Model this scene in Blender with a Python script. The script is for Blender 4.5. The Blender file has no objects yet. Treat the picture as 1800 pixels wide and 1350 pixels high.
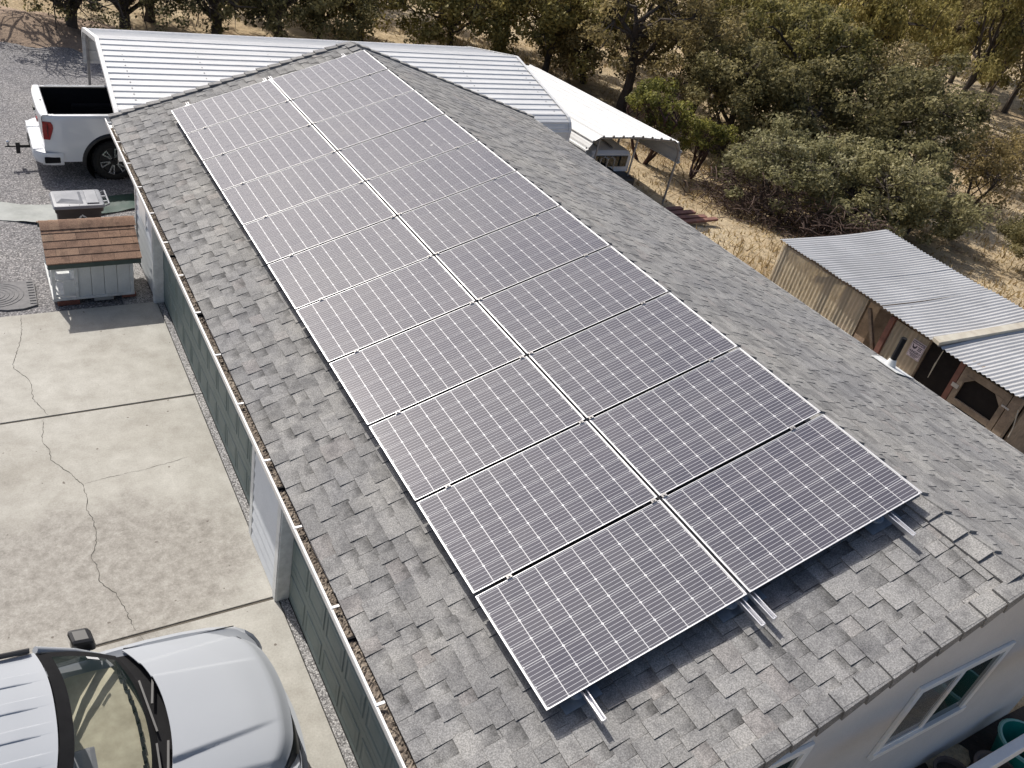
import bpy, bmesh, math, random
import numpy as np
from mathutils import Vector, Matrix

random.seed(7)
RNG = np.random.default_rng(11)
scene = bpy.context.scene
COL = scene.collection

# ------------------------------------------------------------------ camera
cam_d = bpy.data.cameras.new('camera')
cam = bpy.data.objects.new('camera', cam_d); COL.objects.link(cam)
AX = Vector((0.46066, 0.70527, -0.53894)).normalized()      # looking direction
RT = Vector((0.87816, -0.45071, 0.16028))                   # right of the frame (drone a little rolled)
RT = (RT - AX * RT.dot(AX)).normalized()
UP = RT.cross(AX).normalized()
M = Matrix((RT, UP, -AX)).transposed().to_4x4()
M.translation = Vector((-2.784, -2.323, 7.821))
cam.matrix_world = M
cam_d.sensor_width = 36.0
cam_d.lens = 29.912
cam_d.shift_x = 0.0602
cam_d.shift_y = -0.0354
cam_d.clip_start = 0.1
cam_d.clip_end = 2000
scene.camera = cam

# ------------------------------------------------------------------ light
SUN_DIR = Vector((-0.175, 0.76, 0.80)).normalized()          # towards the sun
world = bpy.data.worlds.new('World'); scene.world = world
world.use_nodes = True
wn = world.node_tree; wn.nodes.clear()
sky = wn.nodes.new('ShaderNodeTexSky'); sky.sky_type = 'NISHITA'
sky.sun_disc = False
sky.sun_elevation = math.asin(SUN_DIR.z)
sky.sun_rotation = math.atan2(SUN_DIR.x, SUN_DIR.y)
sky.air_density = 0.8; sky.dust_density = 3.2; sky.ozone_density = 1.0
bg = wn.nodes.new('ShaderNodeBackground'); bg.inputs['Strength'].default_value = 0.125
wo = wn.nodes.new('ShaderNodeOutputWorld')
wn.links.new(sky.outputs[0], bg.inputs[0]); wn.links.new(bg.outputs[0], wo.inputs[0])
sun_d = bpy.data.lights.new('sun', 'SUN'); sun_d.energy = 4.6; sun_d.angle = math.radians(0.55)
sun_d.color = (1.0, 0.955, 0.89)
sun = bpy.data.objects.new('sun', sun_d); COL.objects.link(sun)
sun.rotation_euler = SUN_DIR.to_track_quat('Z', 'Y').to_euler()
sun.location = (0, 0, 40)
scene.view_settings.view_transform = 'Standard'
scene.view_settings.look = 'None'
scene.view_settings.exposure = 0.06
scene.view_settings.gamma = 1.0
scene.view_settings.use_curve_mapping = False
scene.cycles.max_bounces = 6
scene.cycles.transparent_max_bounces = 12

# ------------------------------------------------------------------ materials
def new_mat(name):
    m = bpy.data.materials.new(name); m.use_nodes = True
    nt = m.node_tree; b = nt.nodes['Principled BSDF']
    return m, nt, b

def rgba(c): return (c[0], c[1], c[2], 1.0)

def coords(nt, kind):
    if kind == 'world':
        g = nt.nodes.new('ShaderNodeNewGeometry'); return g.outputs['Position']
    t = nt.nodes.new('ShaderNodeTexCoord'); return t.outputs['Object']

def noise(nt, vec, scale, detail=4, rough=0.6):
    n = nt.nodes.new('ShaderNodeTexNoise'); n.inputs['Scale'].default_value = scale
    n.inputs['Detail'].default_value = detail; n.inputs['Roughness'].default_value = rough
    nt.links.new(vec, n.inputs['Vector']); return n.outputs['Fac']

def ramp(nt, fac, stops):
    r = nt.nodes.new('ShaderNodeValToRGB'); nt.links.new(fac, r.inputs[0])
    e = r.color_ramp.elements
    e[0].position, e[0].color = stops[0][0], rgba(stops[0][1])
    e[1].position, e[1].color = stops[-1][0], rgba(stops[-1][1])
    for p, c in stops[1:-1]:
        x = e.new(p); x.color = rgba(c)
    return r.outputs[0]

def mix(nt, a, b, fac, mode='MIX'):
    m = nt.nodes.new('ShaderNodeMix'); m.data_type = 'RGBA'; m.blend_type = mode
    def put(s, v):
        if isinstance(v, (tuple, list)): s.default_value = rgba(v)
        elif isinstance(v, (int, float)): s.default_value = v
        else: nt.links.new(v, s)
    put(m.inputs[0], fac); put(m.inputs[6], a); put(m.inputs[7], b)
    return m.outputs[2]

def bump(nt, b, h, strength, dist):
    n = nt.nodes.new('ShaderNodeBump'); n.inputs['Strength'].default_value = strength
    n.inputs['Distance'].default_value = dist
    nt.links.new(h, n.inputs['Height']); nt.links.new(n.outputs[0], b.inputs['Normal'])

def mat(name, c1, c2=None, scale=3.0, detail=5, lo=0.35, hi=0.65, rough=0.7, metal=0.0, speck=None, bmp=None,
        coat=0.0, spec=0.5, space='world', tint=0.0, fine=None):
    """two-tone noise, optional fine speckle, bump and per-face tint"""
    m, nt, b = new_mat(name)
    v = coords(nt, space)
    if c2 is None: c2 = tuple(x * 0.82 for x in c1)
    col = ramp(nt, noise(nt, v, scale, detail), [(lo, c1), (hi, c2)])
    if fine:
        f = noise(nt, v, fine[0], 3, 0.7)
        col = mix(nt, col, ramp(nt, f, [(0.3, (1 - fine[1],) * 3), (0.7, (1 + fine[1],) * 3)]), 1.0, 'MULTIPLY')
    if speck:
        sc, th, c = speck
        s = noise(nt, v, sc, 2, 0.5)
        col = mix(nt, col, c, ramp(nt, s, [(th, (0, 0, 0)), (min(th + 0.06, 1), (1, 1, 1))]))
    if tint:
        a = nt.nodes.new('ShaderNodeAttribute'); a.attribute_name = 'tint'
        col = mix(nt, col, ramp(nt, a.outputs['Fac'], [(0, (1 - tint,) * 3), (1, (1 + tint,) * 3)]), 1.0, 'MULTIPLY')
    nt.links.new(col, b.inputs['Base Color'])
    b.inputs['Roughness'].default_value = rough; b.inputs['Metallic'].default_value = metal
    b.inputs['Specular IOR Level'].default_value = spec
    if coat:
        b.inputs['Coat Weight'].default_value = coat; b.inputs['Coat Roughness'].default_value = 0.03
    if bmp:
        bump(nt, b, noise(nt, v, bmp[0], 4, 0.65), bmp[1], bmp[2])
    return m

MT = {}
# shingles: granule-coated, each piece with its own tone
def shingle_mat(name, dark, mid, light, warm):
    m, nt, b = new_mat(name)
    v = coords(nt, 'world')
    a = nt.nodes.new('ShaderNodeAttribute'); a.attribute_name = 'tint'
    base = ramp(nt, a.outputs['Fac'], [(0.0, dark), (0.45, mid), (0.8, light), (1.0, warm)])
    base = mix(nt, base, ramp(nt, noise(nt, v, 5.5, 5, 0.65), [(0.36, (0.70, 0.70, 0.71)), (0.50, (0.98, 0.98, 0.98)), (0.72, (1.08, 1.075, 1.06))]), 1.0, 'MULTIPLY')
    base = mix(nt, base, ramp(nt, noise(nt, v, 0.9, 3), [(0.3, (0.86, 0.86, 0.88)), (0.7, (1.1, 1.08, 1.04))]), 1.0, 'MULTIPLY')
    base = mix(nt, base, ramp(nt, noise(nt, v, 95, 2, 0.8), [(0.32, (0.60, 0.60, 0.60)), (0.5, (0.97, 0.97, 0.97)), (0.66, (1.42, 1.41, 1.40))]), 1.0, 'MULTIPLY')
    bd = nt.nodes.new('ShaderNodeAttribute'); bd.attribute_name = 'band'      # tab top darkened: printed granule band plus painted shade below the next course
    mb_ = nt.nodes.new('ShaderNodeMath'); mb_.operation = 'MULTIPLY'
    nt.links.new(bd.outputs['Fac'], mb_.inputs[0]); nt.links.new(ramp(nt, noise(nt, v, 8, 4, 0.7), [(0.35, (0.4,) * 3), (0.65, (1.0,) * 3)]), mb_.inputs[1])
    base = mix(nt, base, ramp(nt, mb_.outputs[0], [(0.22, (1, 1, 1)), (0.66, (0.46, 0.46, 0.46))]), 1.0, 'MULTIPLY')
    nt.links.new(base, b.inputs['Base Color'])
    b.inputs['Roughness'].default_value = 0.92; b.inputs['Specular IOR Level'].default_value = 0.25
    bump(nt, b, noise(nt, v, 150, 2, 0.7), 0.5, 0.003)
    return m
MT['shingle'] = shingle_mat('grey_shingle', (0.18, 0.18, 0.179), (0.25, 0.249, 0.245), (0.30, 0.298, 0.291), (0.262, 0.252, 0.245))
MT['brown_shingle'] = shingle_mat('brown_shingle', (0.20, 0.128, 0.092), (0.275, 0.178, 0.128), (0.335, 0.225, 0.158), (0.365, 0.265, 0.19))
MT['deck'] = mat('roof_deck', (0.06, 0.06, 0.06), rough=0.95)
MT['stucco'] = mat('grey_stucco', (0.64, 0.625, 0.60), (0.595, 0.58, 0.555), 2.2, rough=0.9, fine=(60, 0.06), bmp=(45, 0.25, 0.004))
MT['white_paint'] = mat('white_paint', (0.90, 0.89, 0.86), (0.86, 0.85, 0.82), 4, rough=0.45, fine=(30, 0.03))
MT['old_white'] = mat('weathered_white_paint', (0.68, 0.69, 0.68), (0.54, 0.55, 0.54), 9, rough=0.75, fine=(40, 0.07))
MT['siding'] = mat('lap_siding_paint', (0.62, 0.65, 0.68), (0.57, 0.60, 0.63), 3, rough=0.6, fine=(40, 0.04))
MT['door_green'] = mat('green_door_paint', (0.115, 0.155, 0.150), (0.155, 0.19, 0.182), 1.7, rough=0.55, fine=(25, 0.06))
MT['concrete'] = None
MT['debris'] = mat('leaf_litter', (0.155, 0.125, 0.10), (0.30, 0.255, 0.205), 9, rough=0.95, speck=(34, 0.57, (0.045, 0.035, 0.028)), bmp=(30, 0.8, 0.02))
MT['alu'] = mat('aluminium', (0.80, 0.80, 0.81), (0.72, 0.72, 0.74), 8, rough=0.32, metal=0.75)
MT['alu_frame'] = mat('panel_frame_aluminium', (0.66, 0.66, 0.67), (0.60, 0.60, 0.61), 6, rough=0.45, metal=0.6)
MT['flashing'] = mat('flashing_metal', (0.30, 0.36, 0.42), (0.22, 0.27, 0.33), 14, rough=0.5, metal=0.5)
MT['black'] = mat('black_plastic', (0.012, 0.012, 0.013), (0.018, 0.018, 0.019), 10, rough=0.45)
MT['matt_black'] = mat('matt_black', (0.010, 0.010, 0.011), (0.014, 0.014, 0.015), 10, rough=0.9, spec=0.2)
MT['rubber'] = mat('rubber', (0.013, 0.013, 0.013), (0.022, 0.022, 0.021), 20, rough=0.85, spec=0.25)
MT['carport'] = mat('white_carport_steel', (0.70, 0.70, 0.69), (0.65, 0.65, 0.64), 1.2, rough=0.55, fine=(7, 0.03), speck=(22, 0.74, (0.45, 0.45, 0.44)))
MT['galv'] = mat('galvanised_tube', (0.36, 0.35, 0.34), (0.27, 0.26, 0.26), 12, rough=0.5, metal=0.4)
MT['tin'] = mat('corrugated_zinc', (0.49, 0.49, 0.488), (0.40, 0.40, 0.398), 1.3, rough=0.6, metal=0.05, speck=(9, 0.70, (0.36, 0.35, 0.33)))
MT['timber'] = mat('weathered_timber', (0.34, 0.27, 0.20), (0.20, 0.155, 0.115), 6, rough=0.85, fine=(40, 0.12))
MT['red_timber'] = mat('red_timber', (0.25, 0.115, 0.085), (0.16, 0.075, 0.06), 5, rough=0.8, fine=(40, 0.1))
MT['pale_timber'] = mat('pale_timber', (0.50, 0.47, 0.39), (0.40, 0.36, 0.29), 5, rough=0.8, fine=(40, 0.08))
MT['brick'] = mat('brick', (0.22, 0.09, 0.06), (0.16, 0.06, 0.045), 18, rough=0.9, bmp=(60, 0.4, 0.003))
MT['block'] = mat('concrete_block', (0.36, 0.35, 0.33), (0.28, 0.27, 0.26), 14, rough=0.95, bmp=(70, 0.5, 0.004))
MT['white_car'] = mat('white_car_paint', (0.68, 0.70, 0.72), (0.66, 0.68, 0.70), 1, rough=0.28, coat=1.0)
MT['silver_car'] = mat('silver_car_paint', (0.345, 0.365, 0.39), (0.335, 0.355, 0.38), 1, rough=0.65, metal=0.0, coat=0.4, spec=0.3)
MT['red_light'] = mat('red_lamp', (0.36, 0.008, 0.012), (0.20, 0.004, 0.006), 22, rough=0.3, coat=0.3, spec=0.3)
MT['chrome'] = mat('bright_alloy', (0.80, 0.80, 0.80), (0.74, 0.74, 0.74), 6, rough=0.2, metal=0.9)
MT['bin'] = mat('brown_bin_plastic', (0.040, 0.028, 0.026), (0.030, 0.022, 0.021), 6, rough=0.55)
MT['bin_lid'] = mat('grey_bin_lid', (0.23, 0.24, 0.26), (0.18, 0.19, 0.21), 5, rough=0.5, fine=(30, 0.05))
MT['dog_wall'] = mat('pale_grey_boards', (0.64, 0.655, 0.645), (0.58, 0.595, 0.585), 4, rough=0.75, fine=(50, 0.05))
MT['dark_green'] = mat('dark_green_trim', (0.06, 0.085, 0.075), (0.05, 0.07, 0.062), 5, rough=0.7)
MT['tarp'] = mat('grey_green_tarp', (0.30, 0.315, 0.30), (0.235, 0.25, 0.235), 2.5, rough=0.7, fine=(14, 0.06))
MT['dark_tarp'] = mat('dark_green_tarp', (0.012, 0.050, 0.038), (0.010, 0.036, 0.028), 3, rough=0.6)
MT['tub'] = mat('green_plastic', (0.012, 0.22, 0.17), (0.010, 0.16, 0.125), 5, rough=0.4)
MT['tub_rim'] = mat('pale_green_plastic', (0.25, 0.48, 0.42), (0.22, 0.42, 0.36), 5, rough=0.4)
MT['terracotta'] = mat('old_pot', (0.13, 0.095, 0.075), (0.085, 0.065, 0.055), 6, rough=0.9)
MT['soil'] = mat('dark_soil', (0.045, 0.035, 0.028), (0.03, 0.024, 0.02), 9, rough=1.0, bmp=(25, 0.8, 0.03))
MT['teal'] = mat('teal_plastic', (0.03, 0.13, 0.17), (0.025, 0.10, 0.13), 5, rough=0.5)
MT['bark'] = mat('oak_bark', (0.055, 0.043, 0.035), (0.085, 0.068, 0.055), 6, rough=0.95, bmp=(14, 0.8, 0.03))
MT['red_bark'] = mat('manzanita_bark', (0.075, 0.035, 0.028), (0.05, 0.026, 0.022), 6, rough=0.8)
MT['twig'] = mat('dead_twigs', (0.10, 0.065, 0.05), (0.065, 0.042, 0.034), 3, rough=0.95)
MT['sign_white'] = mat('sign_white', (0.74, 0.66, 0.70), (0.70, 0.62, 0.66), 5, rough=0.5)
MT['sign_ink'] = mat('sign_ink', (0.07, 0.055, 0.075), (0.06, 0.05, 0.07), 5, rough=0.6)
MT['dash'] = mat('tan_dashboard', (0.60, 0.57, 0.42), (0.38, 0.35, 0.25), 5.5, 6, 0.3, 0.68, rough=0.8)
MT['jeep_dark'] = mat('dark_trim', (0.02, 0.02, 0.022), (0.03, 0.03, 0.03), 7, rough=0.5)
MT['screen'] = mat('dark_mesh_screen', (0.014, 0.012, 0.012), (0.02, 0.017, 0.016), 9, rough=0.9, spec=0.2)
MT['crack'] = mat('crack_dirt', (0.085, 0.078, 0.068), (0.06, 0.055, 0.047), 9, rough=1.0)
MT['joint'] = mat('joint_filler', (0.085, 0.075, 0.062), (0.12, 0.105, 0.085), 6, rough=1.0)
MT['patch'] = mat('crack_filler', (0.46, 0.45, 0.41), (0.41, 0.395, 0.36), 9, rough=0.95)
MT['sticker'] = mat('white_sticker', (0.7, 0.7, 0.7), rough=0.5)

def glass_mat(name, tint_c, alpha, rough=0.03):
    m, nt, b = new_mat(name)
    b.inputs['Base Color'].default_value = rgba(tint_c); b.inputs['Roughness'].default_value = rough
    b.inputs['Alpha'].default_value = alpha; b.inputs['Specular IOR Level'].default_value = 0.6
    n = noise(nt, coords(nt, 'world'), 2.0, 3)
    r = ramp(nt, n, [(0.3, (alpha * 0.93,) * 3), (0.7, (min(alpha * 1.07, 1),) * 3)])
    nt.links.new(r, b.inputs['Alpha'])
    return m
MT['car_glass'] = glass_mat('car_glass', (0.03, 0.05, 0.045), 0.30)
MT['dark_glass'] = glass_mat('dark_glass', (0.012, 0.016, 0.018), 0.93)
MT['pane'] = glass_mat('window_pane', (0.30, 0.30, 0.285), 0.72, 0.06)
MT['dark_pane'] = glass_mat('dark_window_pane', (0.03, 0.055, 0.05), 0.90, 0.04)
MT['plastic_sheet'] = glass_mat('yellowed_fibreglass', (0.66, 0.59, 0.45), 0.50, 0.45)

def concrete_mat():
    m, nt, b = new_mat('concrete')
    v = coords(nt, 'world')
    col = ramp(nt, noise(nt, v, 0.55, 5), [(0.3, (0.455, 0.443, 0.41)), (0.5, (0.42, 0.407, 0.373)), (0.7, (0.35, 0.333, 0.298))])
    col = mix(nt, col, ramp(nt, noise(nt, v, 3.2, 6, 0.7), [(0.32, (0.84, 0.83, 0.81)), (0.66, (1.08, 1.08, 1.07))]), 1.0, 'MULTIPLY')
    # worn, exposed patch in the middle slab
    mp = nt.nodes.new('ShaderNodeMapping'); mp.inputs['Location'].default_value = (2.1 * 0.46, -4.75 * 0.72, 0)
    mp.inputs['Scale'].default_value = (0.46, 0.72, 0.3)
    nt.links.new(v, mp.inputs['Vector'])
    g = nt.nodes.new('ShaderNodeTexGradient'); g.gradient_type = 'SPHERICAL'
    nt.links.new(mp.outputs[0], g.inputs[0])
    ad = nt.nodes.new('ShaderNodeMath'); ad.operation = 'MULTIPLY_ADD'
    nt.links.new(noise(nt, v, 2.2, 6, 0.7), ad.inputs[0]); ad.inputs[1].default_value = 0.9
    nt.links.new(g.outputs['Fac'], ad.inputs[2])
    msk = ramp(nt, ad.outputs[0], [(0.52, (0, 0, 0)), (0.84, (1, 1, 1))])
    worn = ramp(nt, noise(nt, v, 7, 9, 0.86), [(0.30, (0.17, 0.157, 0.138)), (0.47, (0.29, 0.273, 0.246)), (0.66, (0.43, 0.413, 0.378))])
    col = mix(nt, col, worn, msk)
    col = mix(nt, col, ramp(nt, noise(nt, v, 48, 3, 0.7), [(0.3, (0.88, 0.88, 0.87)), (0.7, (1.1, 1.1, 1.1))]), 1.0, 'MULTIPLY')
    # scattered dark specks
    col = mix(nt, col, (0.12, 0.10, 0.085), ramp(nt, noise(nt, v, 13, 1, 0.3), [(0.775, (0, 0, 0)), (0.80, (0.8, 0.8, 0.8))]))
    nt.links.new(col, b.inputs['Base Color'])
    b.inputs['Roughness'].default_value = 0.9; b.inputs['Specular IOR Level'].default_value = 0.25
    bump(nt, b, noise(nt, v, 70, 3, 0.7), 0.25, 0.004)
    return m
MT['concrete'] = concrete_mat()

def stones_mat(name, cols, scale, bdist, fine=0.0):
    m, nt, b = new_mat(name)
    v = coords(nt, 'world')
    vo = nt.nodes.new('ShaderNodeTexVoronoi'); vo.inputs['Scale'].default_value = scale
    nt.links.new(v, vo.inputs['Vector'])
    sp = nt.nodes.new('ShaderNodeSeparateColor'); nt.links.new(vo.outputs['Color'], sp.inputs[0])
    col = ramp(nt, sp.outputs[0], cols)
    col = mix(nt, col, ramp(nt, vo.outputs['Distance'], [(0.25, (1.05, 1.05, 1.05)), (0.62, (0.58, 0.58, 0.59))]), 1.0, 'MULTIPLY')
    col = mix(nt, col, ramp(nt, noise(nt, v, 0.45, 5), [(0.3, (0.84, 0.84, 0.86)), (0.7, (1.14, 1.12, 1.09))]), 1.0, 'MULTIPLY')
    nt.links.new(col, b.inputs['Base Color'])
    b.inputs['Roughness'].default_value = 0.95; b.inputs['Specular IOR Level'].default_value = 0.2
    inv = nt.nodes.new('ShaderNodeMath'); inv.operation = 'SUBTRACT'; inv.inputs[0].default_value = 1.0
    nt.links.new(vo.outputs['Distance'], inv.inputs[1])
    bump(nt, b, inv.outputs[0], 0.9, bdist)
    return m
MT['gravel'] = stones_mat('dark_gravel', [(0.0, (0.155, 0.152, 0.153)), (0.5, (0.26, 0.255, 0.256)), (0.85, (0.36, 0.353, 0.352)), (1.0, (0.48, 0.46, 0.45))], 38, 0.010)
MT['aggregate'] = stones_mat('exposed_aggregate', [(0.0, (0.16, 0.155, 0.15)), (0.5, (0.40, 0.395, 0.385)), (1.0, (0.62, 0.61, 0.59))], 62, 0.006)

def grass_mat():
    m, nt, b = new_mat('dry_grass_ground')
    v = coords(nt, 'world')
    col = ramp(nt, noise(nt, v, 0.28, 6, 0.65), [(0.30, (0.38, 0.285, 0.185)), (0.48, (0.52, 0.415, 0.275)), (0.70, (0.64, 0.54, 0.385))])
    col = mix(nt, col, ramp(nt, noise(nt, v, 2.6, 6, 0.75), [(0.32, (0.55, 0.50, 0.46)), (0.52, (1, 1, 1)), (0.72, (1.2, 1.18, 1.12))]), 1.0, 'MULTIPLY')
    col = mix(nt, col, ramp(nt, noise(nt, v, 17, 4, 0.8), [(0.3, (0.66, 0.64, 0.6)), (0.7, (1.22, 1.22, 1.2))]), 1.0, 'MULTIPLY')
    nt.links.new(col, b.inputs['Base Color']); b.inputs['Roughness'].default_value = 1.0
    b.inputs['Specular IOR Level'].default_value = 0.1
    bump(nt, b, noise(nt, v, 9, 5, 0.8), 0.9, 0.08)
    return m
MT['grass_ground'] = grass_mat()

def leaf_mat(name, c_dark, c_mid, c_light, trans=0.5):
    m, nt, b = new_mat(name)
    a = nt.nodes.new('ShaderNodeAttribute'); a.attribute_name = 'tint'
    col = ramp(nt, a.outputs['Fac'], [(0.0, c_dark), (0.55, c_mid), (1.0, c_light)])
    oi = nt.nodes.new('ShaderNodeObjectInfo')
    col = mix(nt, col, ramp(nt, oi.outputs['Random'], [(0, (0.82, 0.84, 0.84)), (1, (1.18, 1.12, 1.02))]), 1.0, 'MULTIPLY')
    nt.links.new(col, b.inputs['Base Color']); b.inputs['Roughness'].default_value = 0.62
    b.inputs['Specular IOR Level'].default_value = 0.22
    tr = nt.nodes.new('ShaderNodeBsdfTranslucent'); nt.links.new(col, tr.inputs[0])
    ms = nt.nodes.new('ShaderNodeMixShader'); ms.inputs[0].default_value = trans
    out = nt.nodes['Material Output']
    nt.links.new(b.outputs[0], ms.inputs[1]); nt.links.new(tr.outputs[0], ms.inputs[2]); nt.links.new(ms.outputs[0], out.inputs[0])
    return m
MT['leaf_dark'] = leaf_mat('dark_oak_leaf', (0.075, 0.072, 0.034), (0.177, 0.164, 0.077), (0.397, 0.358, 0.194))
MT['leaf_olive'] = leaf_mat('olive_oak_leaf', (0.136, 0.122, 0.040), (0.280, 0.247, 0.091), (0.487, 0.419, 0.179))
MT['leaf_brown'] = leaf_mat('brown_oak_leaf', (0.130, 0.104, 0.047), (0.253, 0.207, 0.096), (0.433, 0.358, 0.186))
MT['leaf_sage'] = leaf_mat('sage_leaf', (0.171, 0.163, 0.074), (0.334, 0.311, 0.164), (0.614, 0.567, 0.349))
MT['leaf_lime'] = leaf_mat('yellow_green_leaf', (0.085, 0.090, 0.024), (0.19, 0.185, 0.045), (0.40, 0.37, 0.09), 0.40)
MT['straw'] = leaf_mat('straw', (0.26, 0.18, 0.085), (0.44, 0.33, 0.17), (0.62, 0.49, 0.28), 0.3)

# solar cell: dark silicon with five printed busbars under textured glass
def cell_mat():
    m, nt, b = new_mat('solar_cell')
    v = coords(nt, 'object')
    s = nt.nodes.new('ShaderNodeSeparateXYZ'); nt.links.new(v, s.inputs[0])
    def math_(op, a, bb=None):
        n = nt.nodes.new('ShaderNodeMath'); n.operation = op
        for i, q in enumerate((a, bb)):
            if q is None: continue
            if isinstance(q, (int, float)): n.inputs[i].default_value = q
            else: nt.links.new(q, n.inputs[i])
        return n.outputs[0]
    t = math_('MULTIPLY', math_('ADD', s.outputs[1], 0.078), 5 / 0.156)
    fr = math_('ABSOLUTE', math_('SUBTRACT', math_('FRACT', t), 0.5))
    line = math_('LESS_THAN', fr, 0.040)
    oi = nt.nodes.new('ShaderNodeObjectInfo')
    base = ramp(nt, oi.outputs['Random'], [(0, (0.062, 0.061, 0.084)), (1, (0.078, 0.076, 0.098))])
    base = mix(nt, base, ramp(nt, noise(nt, coords(nt, 'world'), 1.3, 4), [(0.3, (0.9, 0.9, 0.92)), (0.7, (1.15, 1.12, 1.06))]), 1.0, 'MULTIPLY')
    dust = noise(nt, coords(nt, 'world'), 0.8, 6, 0.7)
    base = mix(nt, base, (0.12, 0.119, 0.122), ramp(nt, dust, [(0.42, (0, 0, 0)), (0.75, (0.42, 0.42, 0.42))]))
    base = mix(nt, base, (0.5, 0.5, 0.48), ramp(nt, noise(nt, coords(nt, 'world'), 7, 2, 0.4), [(0.80, (0, 0, 0)), (0.815, (0.7, 0.7, 0.7))]))
    col = mix(nt, base, (0.56, 0.56, 0.58), line)
    nt.links.new(col, b.inputs['Base Color'])
    b.inputs['Roughness'].default_value = 0.55
    b.inputs['Coat Weight'].default_value = 0.6; b.inputs['Coat Roughness'].default_value = 0.10; b.inputs['Coat IOR'].default_value = 1.35; b.inputs['Specular IOR Level'].default_value = 0.2
    return m
MT['cell'] = cell_mat()
m, nt, b = new_mat('panel_backsheet')
nt.links.new(ramp(nt, noise(nt, coords(nt, 'world'), 6, 3), [(0.3, (0.64, 0.64, 0.65)), (0.7, (0.58, 0.58, 0.59))]), b.inputs['Base Color'])
b.inputs['Roughness'].default_value = 0.5; b.inputs['Coat Weight'].default_value = 0.6; b.inputs['Coat Roughness'].default_value = 0.10; b.inputs['Coat IOR'].default_value = 1.35
MT['backsheet'] = m

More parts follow.
